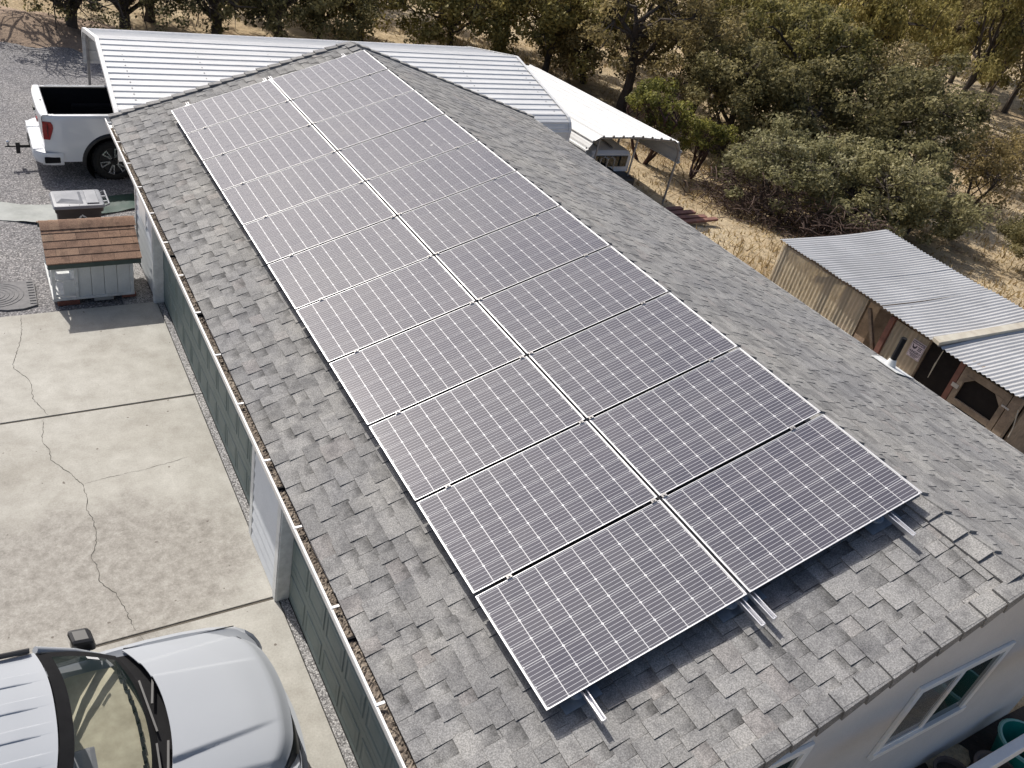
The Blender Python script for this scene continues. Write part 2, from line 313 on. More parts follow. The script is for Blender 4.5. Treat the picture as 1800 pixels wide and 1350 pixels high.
# ------------------------------------------------------------------ mesh helpers
class MB:
    """collects faces; build() makes ONE mesh object"""
    def __init__(s): s.v = []; s.f = []; s.t = []; s.band = {}
    def face(s, pts, tint=0.5):
        i = len(s.v); s.v += [tuple(p) for p in pts]; s.f.append(tuple(range(i, i + len(pts)))); s.t.append(tint); return s
    def box(s, a, b, tint=0.5):
        (x0, y0, z0), (x1, y1, z1) = a, b
        if x0 > x1: x0, x1 = x1, x0
        if y0 > y1: y0, y1 = y1, y0
        if z0 > z1: z0, z1 = z1, z0
        return s.hexa([(x0, y0, z0), (x1, y0, z0), (x1, y1, z0), (x0, y1, z0), (x0, y0, z1), (x1, y0, z1), (x1, y1, z1), (x0, y1, z1)], tint)
    def hexa(s, p, tint=0.5):
        i = len(s.v); s.v += [tuple(q) for q in p]
        for f in ((0, 3, 2, 1), (4, 5, 6, 7), (0, 1, 5, 4), (1, 2, 6, 5), (2, 3, 7, 6), (3, 0, 4, 7)):
            s.f.append(tuple(i + k for k in f)); s.t.append(tint)
        return s
    def bar(s, a, b, w, h=None, up=(0, 0, 1)):
        """rectangular bar from a to b"""
        a, b = Vector(a), Vector(b); h = h or w
        d = (b - a).normalized(); u = Vector(up)
        if abs(d.dot(u)) > 0.98: u = Vector((0, 1, 0))
        r = d.cross(u).normalized() * (w / 2); q = r.cross(d).normalized() * (h / 2)
        return s.hexa([a - r - q, a + r - q, b + r - q, b - r - q, a - r + q, a + r + q, b + r + q, b - r + q])
    def tube(s, pts, rad, n=8, cap=True, tint=0.5):
        pts = [Vector(p) for p in pts]
        if not isinstance(rad, (list, tuple)): rad = [rad] * len(pts)
        i0 = len(s.v)
        for k, p in enumerate(pts):
            d = (pts[min(k + 1, len(pts) - 1)] - pts[max(k - 1, 0)]).normalized()
            u = Vector((0, 0, 1)) if abs(d.z) < 0.9 else Vector((1, 0, 0))
            r = d.cross(u).normalized(); q = r.cross(d)
            for j in range(n):
                a = 2 * math.pi * j / n
                s.v.append(tuple(p + (r * math.cos(a) + q * math.sin(a)) * rad[k]))
        for k in range(len(pts) - 1):
            for j in range(n):
                a = i0 + k * n + j; b = i0 + k * n + (j + 1) % n
                s.f.append((a, b, b + n, a + n)); s.t.append(tint)
        if cap:
            s.f.append(tuple(i0 + j for j in reversed(range(n)))); s.t.append(tint)
            s.f.append(tuple(i0 + (len(pts) - 1) * n + j for j in range(n))); s.t.append(tint)
        return s
    def lathe(s, prof, axis='z', c=(0, 0, 0), n=24, tint=0.5):
        """prof: (radius, height) pairs"""
        i0 = len(s.v); c = Vector(c)
        for r, h in prof:
            for j in range(n):
                a = 2 * math.pi * j / n; x, y = r * math.cos(a), r * math.sin(a)
                s.v.append(tuple(c + (Vector((x, y, h)) if axis == 'z' else Vector((x, h, y)) if axis == 'y' else Vector((h, x, y)))))
        for k in range(len(prof) - 1):
            for j in range(n):
                a = i0 + k * n + j; b = i0 + k * n + (j + 1) % n
                s.f.append((a, b, b + n, a + n)); s.t.append(tint)
        return s
    def grid(s, rows, close=False):
        """rows: equal-length lists of points"""
        i0 = len(s.v); n = len(rows[0])
        for r in rows: s.v += [tuple(p) for p in r]
        for k in range(len(rows) - 1):
            for j in range(n - (0 if close else 1)):
                a = i0 + k * n + j; b = i0 + k * n + (j + 1) % n
                s.f.append((a, b, b + n, a + n)); s.t.append(0.5)
        return s
    def prism(s, poly, off):
        """polygon extruded by vector off"""
        off = Vector(off); n = len(poly); i = len(s.v)
        s.v += [tuple(Vector(p)) for p in poly] + [tuple(Vector(p) + off) for p in poly]
        s.f.append(tuple(i + k for k in reversed(range(n)))); s.t.append(0.5)
        s.f.append(tuple(i + n + k for k in range(n))); s.t.append(0.5)
        for k in range(n):
            s.f.append((i + k, i + (k + 1) % n, i + n + (k + 1) % n, i + n + k)); s.t.append(0.5)
        return s
    def mesh(s, name, off=(0, 0, 0)):
        me = bpy.data.meshes.new(name)
        o = off
        me.from_pydata([(p[0] - o[0], p[1] - o[1], p[2] - o[2]) for p in s.v], [], s.f)
        a = me.attributes.new('tint', 'FLOAT', 'FACE'); a.data.foreach_set('value', s.t)
        if s.band:
            bv = [s.band.get(i, 0.0) for i in range(len(s.v))]
            a = me.attributes.new('band', 'FLOAT', 'POINT'); a.data.foreach_set('value', bv)
        me.update(); return me

def build(name, mb, material, parent=None, local=False, smooth=None, bevel=0, thick=0, loc=None):
    """link a mesh object. Points are world points (shifted to the root's base) unless local."""
    off = (0, 0, 0)
    if parent is not None and not local:
        r = parent
        while r.parent: r = r.parent
        off = tuple(r.location)
    me = mb.mesh(name, off) if isinstance(mb, MB) else mb
    o = bpy.data.objects.new(name, me); COL.objects.link(o)
    if not me.materials: me.materials.append(MT[material] if isinstance(material, str) else material)
    if parent is not None: o.parent = parent
    if loc: o.location = loc
    if thick:
        md = o.modifiers.new('solid', 'SOLIDIFY'); md.thickness = thick; md.offset = 0
    if bevel:
        md = o.modifiers.new('bevel', 'BEVEL'); md.width = bevel; md.segments = 2; md.limit_method = 'ANGLE'; md.angle_limit = math.radians(40)
    if smooth is not None:
        bm = bmesh.new(); bm.from_mesh(me)
        bmesh.ops.remove_doubles(bm, verts=bm.verts, dist=1e-5)
        bmesh.ops.recalc_face_normals(bm, faces=bm.faces)
        for f in bm.faces: f.smooth = True
        for e in bm.edges:
            if len(e.link_faces) != 2 or e.calc_face_angle(0) > math.radians(smooth): e.smooth = False
        bm.to_mesh(me); bm.free()
    return o

def tag(o, label=None, cat=None, group=None, kind=None):
    if label: o['label'] = label
    if cat: o['category'] = cat
    if group: o['group'] = group
    if kind: o['kind'] = kind
    return o

def thing(name, label, cat, loc, rz=0.0, group=None):
    o = bpy.data.objects.new(name, None); COL.objects.link(o)
    o.empty_display_size = 0.2
    o.location = loc; o.rotation_euler = (0, 0, rz)
    return tag(o, label, cat, group)

def copy_tree(o, parent=None):
    c = o.copy(); COL.objects.link(c); c.parent = parent
    for ch in list(o.children): copy_tree(ch, c)
    return c

def np_mesh(name, verts, faces, tint, material):
    """fast quad/tri mesh from arrays"""
    me = bpy.data.meshes.new(name)
    k = faces.shape[1]
    me.vertices.add(len(verts)); me.vertices.foreach_set('co', verts.astype(np.float32).ravel())
    me.loops.add(faces.size); me.loops.foreach_set('vertex_index', faces.astype(np.int32).ravel())
    me.polygons.add(len(faces)); me.polygons.foreach_set('loop_start', (np.arange(len(faces)) * k).astype(np.int32))
    me.polygons.foreach_set('loop_total', np.full(len(faces), k, np.int32))
    a = me.attributes.new('tint', 'FLOAT', 'FACE'); a.data.foreach_set('value', tint.astype(np.float32))
    me.update(calc_edges=True); me.validate()
    me.materials.append(MT[material]); return me

def lerp(a, b, t): return a + (b - a) * t
def smoothstep(a, b, x):
    t = max(0.0, min(1.0, (x - a) / (b - a))); return t * t * (3 - 2 * t)
ORD = ['first', 'second', 'third', 'fourth', 'fifth', 'sixth', 'seventh', 'eighth', 'ninth', 'tenth', 'eleventh']
# ------------------------------------------------------------------ terrain
def g(x, y):
    """height of the bare ground"""
    z = -0.10 - 0.026 * max(0.0, min(5.0, y - 11.0))
    if x > 8.5:
        z -= 0.05 * (x - 8.5) * smoothstep(8.5, 16, x) * (1 - smoothstep(26, 70, x) * 0.95)
    z += 0.9 * smoothstep(26, 34, y) * (1 - smoothstep(-2, 8, x))
    z += 2.2 * smoothstep(30, 75, math.hypot(x, y - 10) - 12)
    z += 0.10 * math.sin(x * 0.31 + 1.3) * math.sin(y * 0.27) * smoothstep(9, 15, max(x, y - 14))
    return z

xs = sorted(set([-120, -80, -50, -30, -20, -14, -10] + list(np.arange(-8, 30.1, 0.8)) + [33, 37, 42, 48, 55, 64, 75, 90, 110, 140, 180]))
ys = sorted(set([-60, -30, -15, -8, -4, 0, 4] + list(np.arange(5, 34.1, 0.8)) + [37, 41, 46, 52, 60, 70, 85, 105, 130, 170]))
mb = MB()
mb.grid([[(x, y, g(x, y)) for x in xs] for y in ys])
ground = build('ground', mb, 'grass_ground', smooth=80); tag(ground, kind='structure')

# gravel yard beside and behind the garage
mb = MB()
def gravel_right(y): return 11.0 if y < 19 else lerp(11.0, 1.2, min(1, (y - 19) / 5.5))
rows = []
for y in np.linspace(10.37, 25.6, 40):
    x1 = gravel_right(y) + 0.25 * math.sin(y * 3.1)
    y_end = y
    rows.append([(lerp(-16, x1, t), y_end, g(0, y) + 0.055 + 0.02 * math.sin(3 * t * 20) * math.sin(y * 1.7)) for t in np.linspace(0, 1, 40)])
mb.grid(rows)
gravel = build('gravel_yard', mb, 'gravel', smooth=80); tag(gravel, kind='structure')
# strip of pale pea gravel beside the doghouse wall
mb = MB(); mb.grid([[(lerp(-0.95, -0.46, t), lerp(10.42, 13.6, s), -0.035 + 0.004 * math.sin(9 * t + 20 * s) - 0.02 * s) for t in np.linspace(0, 1, 4)] for s in np.linspace(0, 1, 12)])
tag(build('pea_gravel_strip', mb, 'aggregate'), kind='structure')

# bare earth berm where the gravel ends
mb = MB(); rows = []
for k, y in enumerate(np.linspace(0, 3.2, 9)):
    row = []
    for x in np.linspace(-16, 2.2, 30):
        yy = 25.4 + y - 0.55 * (x + 1.7) * 0.6
        h = 0.45 * math.sin(math.pi * y / 3.2) ** 1.5 * smoothstep(2.2, -1.5, x)
        row.append((x, yy, max(g(x, yy), g(0, 25)) + 0.03 + h + 0.03 * math.sin(5 * x + 3 * y)))
    rows.append(row)
mb.grid(rows)
MT['berm'] = mat('bare_earth', (0.34, 0.25, 0.18), (0.22, 0.16, 0.115), 1.6, rough=1.0, fine=(22, 0.2), bmp=(9, 0.8, 0.05))
tag(build('earth_berm', mb, 'berm', smooth=80), kind='structure')

# concrete driveway: slabs parted by filled joints
drive = bpy.data.objects.new('driveway', None); COL.objects.link(drive); drive.location = (-4, 4, 0)
tag(drive, kind='structure')
JT = 0.011
ycuts = [-6.0, 3.80, 7.705, 10.37]
for a, b_ in zip(ycuts[:-1], ycuts[1:]):
    y0 = a + (JT if a > -5 else 0); y1 = b_ - (JT if b_ < 10.3 else 0)
    mb = MB(); e = 0.008
    x0, x1 = -9.0, -0.432
    mb.hexa([(x0, y0, -0.14), (x1, y0, -0.14), (x1, y1, -0.14), (x0, y1, -0.14), (x0, y0 , 0.0), (x1 - e, y0 + e, 0.0), (x1 - e, y1 - e, 0.0), (x0, y1, 0.0)])
    build('slab', mb, 'concrete', drive, bevel=0.006)
mb = MB()
for y in (3.80, 7.705): mb.box((-9, y - JT, -0.13), (-0.36, y + JT, -0.012))
build('joint_filler', mb, 'joint', drive)
# strip of exposed aggregate along the doors
mb = MB()
for a, b_ in ((-6, 3.79), (3.811, 7.695), (7.716, 10.36)): mb.box((-0.428, a, -0.14), (-0.30, b_, -0.004))
build('aggregate_strip', mb, 'aggregate', drive)
# cracks running over the slabs
def crack(pts, w, name, material, seed, z=0.0025):
    r = random.Random(seed); P2 = []
    for (x0, y0), (x1, y1) in zip(pts[:-1], pts[1:]):
        n = max(2, int(math.hypot(x1 - x0, y1 - y0) / 0.035))
        for i in range(n):
            t = i / n; P2.append((lerp(x0, x1, t) + r.uniform(-1, 1) * 0.011, lerp(y0, y1, t) + r.uniform(-1, 1) * 0.008))
    P2.append(pts[-1])
    mb = MB(); L, R_ = [], []
    for i, (x, y) in enumerate(P2):
        q = P2[min(i + 1, len(P2) - 1)]; p = P2[max(i - 1, 0)]
        dx, dy = q[0] - p[0], q[1] - p[1]; l = math.hypot(dx, dy) or 1
        ww = w * r.uniform(0.35, 1.3) * (0.3 + 0.7 * min(1, i / 4, (len(P2) - 1 - i) / 4))
        L.append((x - dy / l * ww, y + dx / l * ww, z)); R_.append((x + dy / l * ww, y - dx / l * ww, z))
    mb.grid([L, R_]); return build(name, mb, material, drive)
C1 = [(-2.489, 10.346), (-2.518, 9.822), (-2.635, 9.3), (-2.703, 9.039), (-2.697, 8.917), (-2.578, 8.709), (-2.511, 8.517), (-2.525, 8.154), (-2.432, 7.911), (-2.382, 7.747)]
C2 = [(-2.445, 7.67), (-2.504, 7.211), (-2.443, 6.998), (-2.45, 6.811), (-2.267, 6.502), (-2.151, 6.241), (-2.124, 5.951), (-2.159, 5.793), (-2.112, 5.573), (-2.132, 5.262), (-2.217, 5.025), (-2.179, 4.811), (-2.188, 4.636), (-2.064, 4.418), (-2.019, 4.25), (-1.989, 4.073), (-1.952, 3.86)]
C3 = [(-2.136, 6.25), (-1.925, 6.283), (-1.67, 6.296), (-1.409, 6.31), (-1.076, 6.351), (-0.824, 6.397)]
crack(C1, 0.0038, 'crack', 'crack', 1); crack(C2, 0.0038, 'crack', 'crack', 2); crack(C3, 0.002, 'crack', 'crack', 3)
crack([(-1.93, 3.78), (-1.90, 3.68), (-1.88, 3.6)], 0.003, 'crack', 'crack', 5)
crack([(-1.62, 8.62), (-1.50, 8.45), (-1.55, 8.1), (-1.62, 7.75)], 0.010, 'filled_crack', 'patch', 6, 0.0016)
crack([(-1.60, 7.66), (-1.52, 7.45), (-1.30, 7.32)], 0.008, 'filled_crack', 'patch', 7, 0.0016)

# ------------------------------------------------------------------ garage building
PIT = 0.316308
SP, CP, TP = math.sin(PIT), math.cos(PIT), math.tan(PIT)
XR = 3.28
def zl(x): return x * TP - 0.165 / CP + 3.0
ZR = zl(XR)
XEL, XER = -0.775, 7.44
Y0, Y1 = -0.855, 12.0
def zroof(x): return zl(x) if x <= XR else ZR - (x - XR) * TP
def ptL(u, v, h):      # left slope: u from eave upward
    return (XEL + u * CP - h * SP, v, zl(XEL) + u * SP + h * CP)
def ptR(u, v, h):      # right slope: u from eave upward
    return (XER - u * CP + h * SP, v, zroof(XER) + u * SP + h * CP)
UL, UR = (XR - XEL) / CP, (XER - XR) / CP

garage = thing('garage_building', 'long grey garage with a grey shingle roof and green doors', 'building', (3.2, 5.5, 0))
XW, XD = -0.44, -0.33           # siding face, door face
YN, YF = -0.58, 11.9            # gable walls
XWR = 7.02
def top(x): return zroof(x) - 0.10
for y0, y1, nm in ((YN, YN + 0.14, 'gable_wall'), (YF - 0.14, YF, 'gable_wall')):
    poly = [(XW, y0, -0.12), (XWR, y0, -0.12), (XWR, y0, top(XWR)), (XR, y0, top(XR)), (XW, y0, top(XW))]
    build(nm, MB().prism(poly, (0, y1 - y0, 0)), 'stucco', garage)
build('side_wall', MB().box((XWR - 0.14, YN + 0.142, -0.12), (XWR - 0.002, YF - 0.142, top(XWR))), 'stucco', garage)
# left wall: header, piers, floor slab
wall = MB()
wall.box((XW, YN + 0.142, 2.22), (XW + 0.12, YF - 0.142, top(XW)))
wall.box((XW, YN + 0.142, -0.12), (XW + 0.12, -0.44, 2.219))
wall.box((XW, 3.90, -0.12), (XW + 0.12, 4.76, 2.219))
wall.box((XW, 10.44, -0.12), (XW + 0.12, YF - 0.142, 2.219))
wallo = build('side_wall', wall, 'siding', garage)
build('garage_floor', MB().box((-0.28, YN + 0.15, -0.11), (XWR - 0.15, YF - 0.15, 0.0)), 'block', garage)
# lap siding boards
def boards(y0, y1, z0, z1, step=0.178):
    z = z0
    while z < z1:
        zt = min(z + step, z1)
        mb = MB(); x = XW - 0.002
        mb.hexa([(x - 0.024, y0, z), (x, y0, z), (x, y1, z), (x - 0.024, y1, z), (x - 0.004, y0, zt), (x, y0, zt), (x, y1, zt), (x - 0.004, y1, zt)])
        build('siding_board', mb, 'siding', wallo)
        z = zt
boards(3.90, 4.745, 0.02, 2.40); boards(10.47, 11.86, 0.06, 2.40)
# trim posts between the bays
for y0, y1, x0 in ((3.735, 3.885, -0.475), (4.75, 4.90, -0.452), (10.30, 10.455, -0.478), (11.80, 11.912, -0.466), (-0.45, -0.40, -0.47)):
    build('door_post', MB().box((x0, y0, 0.0), (XD + 0.02, y1, 2.43)), 'old_white', garage, bevel=0.006)
    build('door_post_moulding', MB().box((x0 - 0.012, y0 + 0.012, 0.0), (x0 - 0.001, y1 - 0.055, 2.42)), 'old_white', garage)
# sectional garage doors
def garage_door(y0, y1, n):
    dr = MB()
    for k in range(4):
        dr.box((XD, y0, 0.006 + k * 0.548), (XD + 0.045, y1, 0.006 + (k + 1) * 0.548 - 0.007))
    d = build('garage_door', dr, 'door_green', garage, bevel=0.004)
    pitch = (y1 - y0) / n
    for k in range(4):
        for i in range(n):
            a, b_ = y0 + i * pitch + 0.030, y0 + (i + 1) * pitch - 0.030
            z0, z1 = 0.006 + k * 0.548 + 0.10, 0.006 + (k + 1) * 0.548 - 0.115
            mb = MB(); X = XD; t = 0.016; e = 0.026
            o = [(X - 0.001, a, z0), (X - 0.001, b_, z0), (X - 0.001, b_, z1), (X - 0.001, a, z1)]
            def ring(ins, x): return [(x, a + ins, z0 + ins), (x, b_ - ins, z0 + ins), (x, b_ - ins, z1 - ins), (x, a + ins, z1 - ins)]
            R_ = [o, ring(0.008, X - 0.010), ring(0.018, X - 0.010), ring(0.030, X - 0.002), ring(0.055, X - 0.002), ring(0.085, X - 0.008)]
            for p, q in zip(R_[:-1], R_[1:]):
                for j in range(4): mb.face([p[j], p[(j + 1) % 4], q[(j + 1) % 4], q[j]])
            mb.face(R_[-1]); build('raised_panel', mb, 'door_green', d)
    build('bottom_seal', MB().box((XD - 0.004, y0, -0.003), (XD + 0.05, y1, 0.02)), 'rubber', d)
garage_door(-0.395, 3.73, 8); garage_door(4.905, 10.295, 11)
# pale notice panel on the far siding bay
build('wall_panel', MB().box((XW - 0.03, 10.95, 1.05), (XW - 0.019, 11.5, 1.75)), 'white_paint', garage, bevel=0.003)
# windows in the near gable
def window(x0, x1, z0, z1, dark_right=True):
    y = YN; fr = MB(); w = 0.085
    def rect(fr, a, b_, c, d, yy0, yy1):
        fr.box((a, yy0, c), (b_, yy1, d))
    fr.box((x0, y - 0.03, z1 - w), (x1, y - 0.001, z1)); fr.box((x0, y - 0.045, z0), (x1, y - 0.001, z0 + w))
    fr.box((x0, y - 0.03, z0 + w), (x0 + w, y - 0.001, z1 - w)); fr.box((x1 - w, y - 0.03, z0 + w), (x1, y - 0.001, z1 - w))
    xm = (x0 + x1) / 2
    fr.box((xm - 0.035, y - 0.022, z0 + w), (xm + 0.035, y - 0.001, z1 - w))
    wi = build('window', fr, 'white_paint', garage, bevel=0.004)
    build('track', MB().box((x0 + w, y - 0.018, z0 + w), (xm - 0.036, y - 0.002, z0 + w + 0.03)), 'white_paint', wi)
    build('pane', MB().box((x0 + w, y - 0.008, z0 + w + 0.031), (xm - 0.037, y - 0.002, z1 - w)), 'pane', wi)
    build('pane', MB().box((xm + 0.036, y - 0.008, z0 + w), (x1 - w, y - 0.002, z1 - w)), 'dark_pane', wi)
window(3.735, 5.155, 1.055, 2.12); window(0.98, 2.40, 1.055, 2.12)
# roof deck, eave boards
deck = MB()
def slab_quad(p, a, b_, ua, ub, h0, h1):
    deck.hexa([p(ua, a, h0), p(ub, a, h0), p(ub, b_, h0), p(ua, b_, h0), p(ua, a, h1), p(ub, a, h1), p(ub, b_, h1), p(ua, b_, h1)])
slab_quad(ptL, Y0, Y1, 0.0, UL - 0.008, -0.05, -0.002); slab_quad(ptR, Y0, Y1, 0.0, UR - 0.008, -0.05, -0.002)
roof = build('roof', deck, 'deck', garage)
build('fascia', MB().box((XEL + 0.02, Y0, 2.40), (XEL + 0.045, Y1, zl(XEL) - 0.055)), 'old_white', garage)
build('fascia', MB().box((XER - 0.045, Y0, 2.36), (XER - 0.02, Y1, zroof(XER) - 0.055)), 'old_white', garage)
build('soffit', MB().box((XEL + 0.046, Y0 + 0.03, 2.44), (XW - 0.004, Y1 - 0.03, 2.455)), 'old_white', garage)
build('soffit', MB().box((XWR + 0.004, Y0 + 0.03, 2.40), (XER - 0.046, Y1 - 0.03, 2.415)), 'old_white', garage)
for y0, y1 in ((Y0, Y0 + 0.02), (Y1 - 0.02, Y1)):
    for p, u1 in ((ptL, UL), (ptR, UR)):
        poly = [p(0.04, y0, -0.052), p(u1 - 0.02, y0, -0.052), p(u1 - 0.02, y0, -0.15), p(0.04, y0, -0.15)]
        build('barge_board', MB().prism(poly, (0, y1 - y0, 0)), 'stucco', garage)

# ---- laminated shingles: every tab is a wedge with its own tone
CAMP = Vector((-2.784, -2.323, 7.821))
tabs = []
def lay(p, umax, seed, side):
    r = random.Random(seed); i = 0; u = -0.012
    while u < umax - 0.02:
        u1 = min(u + 0.158, umax - 0.004)
        v = Y0 - 0.01 - r.uniform(0, 0.15); hi = r.random() < 0.5
        while v < Y1 + 0.01:
            w = r.choice((0.10, 0.13, 0.15, 0.17, 0.20, 0.23)) * r.uniform(0.9, 1.1)
            a, b_ = max(v, Y0 - 0.008), min(v + w, Y1 + 0.008)
            if b_ - a > 0.015:
                t = (r.uniform(0.0130, 0.0160) if hi else r.uniform(0.0040, 0.0055)) * (1.0 if side == 'L' else 0.68)
                s0, s1 = r.uniform(-0.003, 0.003), r.uniform(-0.003, 0.003)
                e = 0.0020
                q = [p(u + s0, a + e, -0.001), p(u1, a + e, -0.001), p(u1, b_ - e, -0.001), p(u + s1, b_ - e, -0.001),
                     p(u + s0, a + e, t), p(u1, a + e, 0.004 + 0.2 * t), p(u1, b_ - e, 0.004 + 0.2 * t), p(u + s1, b_ - e, t)]
                tn = min(1, max(0, r.gauss(0.45, 0.19)))
                if r.random() < 0.05: tn = 1.0
                c = Vector(p((u + u1) / 2, (a + b_) / 2, 0))
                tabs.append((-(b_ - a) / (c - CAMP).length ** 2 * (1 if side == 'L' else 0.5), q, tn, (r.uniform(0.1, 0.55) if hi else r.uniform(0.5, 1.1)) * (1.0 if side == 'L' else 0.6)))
            v += w; hi = (not hi) if r.random() < 0.93 else hi
        u += 0.1405; i += 1
lay(ptL, UL, 21, 'L'); lay(ptR, UR, 22, 'R')
# the tabs that show largest: in frame at the near end and clear of the panels
def shows(q):
    c = sum((Vector(k) for k in q[4:]), Vector()) / 4
    d = M.inverted() @ c
    if d.z > -0.5: return False
    px = (d.x / -d.z * 1495.6 + 791.7, -d.y / -d.z * 1495.6 + 611.2)
    if not (0 < px[0] < 1800 and 0 < px[1] < 1350): return False
    if 0.1 < c.x < 3.1 and 0.1 < c.y < 11.0: return False
    return True
tabs.sort(key=lambda k: k[0])
rest = MB(); n_single = 0
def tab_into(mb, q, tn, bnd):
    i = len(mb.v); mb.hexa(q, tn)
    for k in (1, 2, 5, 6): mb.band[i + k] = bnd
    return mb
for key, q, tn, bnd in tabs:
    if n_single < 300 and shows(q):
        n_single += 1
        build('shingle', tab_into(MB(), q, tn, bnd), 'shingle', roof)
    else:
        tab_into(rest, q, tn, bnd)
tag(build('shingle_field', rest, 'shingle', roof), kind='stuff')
# ---- ridge caps, folded over the ridge
r = random.Random(5)
y = Y1 - 0.28
while y > Y0 - 0.05:
    mb = MB(); L = 0.285; w = 0.145; tn = min(1, max(0, r.gauss(0.5, 0.15)))
    jit = r.uniform(-0.006, 0.006)
    for p, U in ((ptL, UL), (ptR, UR)):
        ya, yb = y + jit, y + L
        h0, h1 = 0.038 + r.uniform(0, 0.005), 0.014
        mb.hexa([p(U - w, ya, 0.004), p(U, ya, 0.004), p(U, yb, 0.002), p(U - w, yb, 0.002),
                 p(U - w, ya, h0 - 0.004), p(U, ya, h0 + 0.006), p(U, yb, h1 + 0.004), p(U - w, yb, h1)], tn)
    build('ridge_cap', mb, 'shingle', roof); y -= 0.212
# ---- rake caps, folded down over the gable edges
for p, U in ((ptL, UL), (ptR, UR)):
    for ye, sgn in ((Y0 - 0.028, 1), (Y1 + 0.028, -1)):
        u = -0.02
        while u < U - 0.05:
            ub = min(u + 0.262, U - 0.006); tn = min(1, max(0, r.gauss(0.55, 0.13)))
            h0, h1 = 0.042 + r.uniform(0, 0.006), 0.019
            j = r.uniform(-0.006, 0.006); w = 0.115 + r.uniform(-0.01, 0.01)
            def Y(d): return ye + sgn * d
            mb = MB()
            def wedge(ya, yb, ha, hb, la, lb):
                q = [p(u, ya, la), p(ub, ya, lb), p(ub, yb, lb), p(u, yb, la), p(u, ya, ha), p(ub, ya, hb), p(ub, yb, hb), p(u, yb, ha)]
                if sgn < 0: q = [q[3], q[2], q[1], q[0], q[7], q[6], q[5], q[4]]
                mb.hexa(q, tn)
            wedge(Y(0.0), Y(w + j), h0, h1, 0.005, 0.003)
            la, lb, yo = -0.085 + r.uniform(-0.012, 0.012), -0.07, r.uniform(0.018, 0.024)
            q = [p(u, Y(-yo), la), p(ub, Y(-0.008), lb), p(ub, Y(-0.0005), lb), p(u, Y(-0.0005), la), p(u, Y(-yo), h0 - 0.004), p(ub, Y(-0.008), h1 - 0.004), p(ub, Y(-0.0005), h1 - 0.002), p(u, Y(-0.0005), h0 - 0.002)]
            if sgn < 0: q = [q[3], q[2], q[1], q[0], q[7], q[6], q[5], q[4]]
            mb.hexa(q, tn)
            build('rake_cap', mb, 'shingle', roof); u += 0.212
# ---- gutter along the left eave: white trough with leaf litter and strap hangers
XG0, XG1 = -0.864, XEL + 0.019
prof = [(XG1, 2.552), (XG1 - 0.001, 2.447), (XG0 + 0.02, 2.447), (XG0 + 0.006, 2.477), (XG0, 2.552), (XG0 + 0.012, 2.560), (XG0 + 0.014, 2.551)]
mb = MB(); mb.grid([[(x, yy, z) for x, z in prof] for yy in (Y0 + 0.01, 3.0, 7.5, 11.97)])
gut = build('gutter', mb, 'white_paint', garage, thick=0.003, smooth=30)
build('gutter_lip', MB().box((XG0 - 0.004, Y0 + 0.01, 2.547), (XG0 + 0.013, 11.97, 2.562)), 'white_paint', gut)
for k in range(15):
    yy = -0.195 + 0.88 * k * (1.0 - 0.002 * k)
    if yy > 11.9: break
    build('hanger', MB().box((XG0, yy - 0.011, 2.563), (XEL - 0.02, yy + 0.011, 2.569)), 'white_paint', gut)
for yy in (1.28, 2.96, 3.47, 5.9, 7.3):
    build('seam', MB().box((XG0 + 0.014, yy - 0.012, 2.48), (XG1 - 0.004, yy + 0.006, 2.533)), 'matt_black', gut)
mb = MB(); rows = []
rr = random.Random(9); NY = 900
for j in range(7):
    row = []
    for i in range(NY):
        yy = lerp(Y0 + 0.03, 11.8, i / (NY - 1)); x = lerp(XG0 + 0.012, XG1 - 0.003, j / 6)
        fill = 2.510 - 0.02 * (j / 6) ** 3 + 0.012 * math.sin(yy * 2.1) + 0.008 * math.sin(yy * 7.3 + 1) + (0.0 if j in (0, 6) else 0.004)
        if yy > 9.6: fill -= 0.035 * smoothstep(9.6, 10.3, yy)
        row.append((x, yy, fill + rr.uniform(-0.008, 0.008)))
    rows.append(row)
mb.grid(rows); tag(build('gutter_litter', mb, 'debris', gut), kind='stuff')
# right gutter
mb = MB(); XH0, XH1 = XER - 0.018, 7.505; z0 = zroof(XER) - 0.025
prof = [(XH0, z0), (XH0, z0 - 0.10), (XH1 - 0.02, z0 - 0.10), (XH1, z0 - 0.01), (XH1, z0), (XH1 - 0.012, z0 + 0.006)]
mb.grid([[(x, yy, z) for x, z in prof] for yy in (Y0 + 0.01, 5, 11.93)])
g2 = build('gutter', mb, 'white_paint', garage, thick=0.003)
build('gutter_trough', MB().box((XH0 + 0.004, Y0 + 0.02, z0 - 0.085), (XH1 - 0.016, 11.92, z0 - 0.06)), 'matt_black', g2)
# ---- vent pipe with a white flashing on the right slope
vx, vy = 7.19, 2.72; vz = zroof(vx)
fl = MB(); us = (XER - vx) / CP
fl.hexa([ptR(us - 0.20, vy - 0.26, 0.016), ptR(us + 0.17, vy - 0.20, 0.016), ptR(us + 0.17, vy + 0.20, 0.016), ptR(us - 0.20, vy + 0.26, 0.016)] +
        [ptR(us - 0.20, vy - 0.26, 0.024), ptR(us + 0.17, vy - 0.20, 0.024), ptR(us + 0.17, vy + 0.20, 0.024), ptR(us - 0.20, vy + 0.26, 0.024)])
build('vent_flashing', fl, 'old_white', roof)
build('vent_boot', MB().lathe([(0.075, 0.0), (0.062, 0.05), (0.046, 0.11), (0.040, 0.125)], 'z', (vx, vy, vz + 0.0), 20), 'old_white', roof, smooth=40)
build('vent_pipe', MB().lathe([(0.001, 0.44), (0.024, 0.44), (0.034, 0.445), (0.036, 0.43), (0.036, 0.0)], 'z', (vx, vy, vz), 18), 'matt_black', roof, smooth=40)
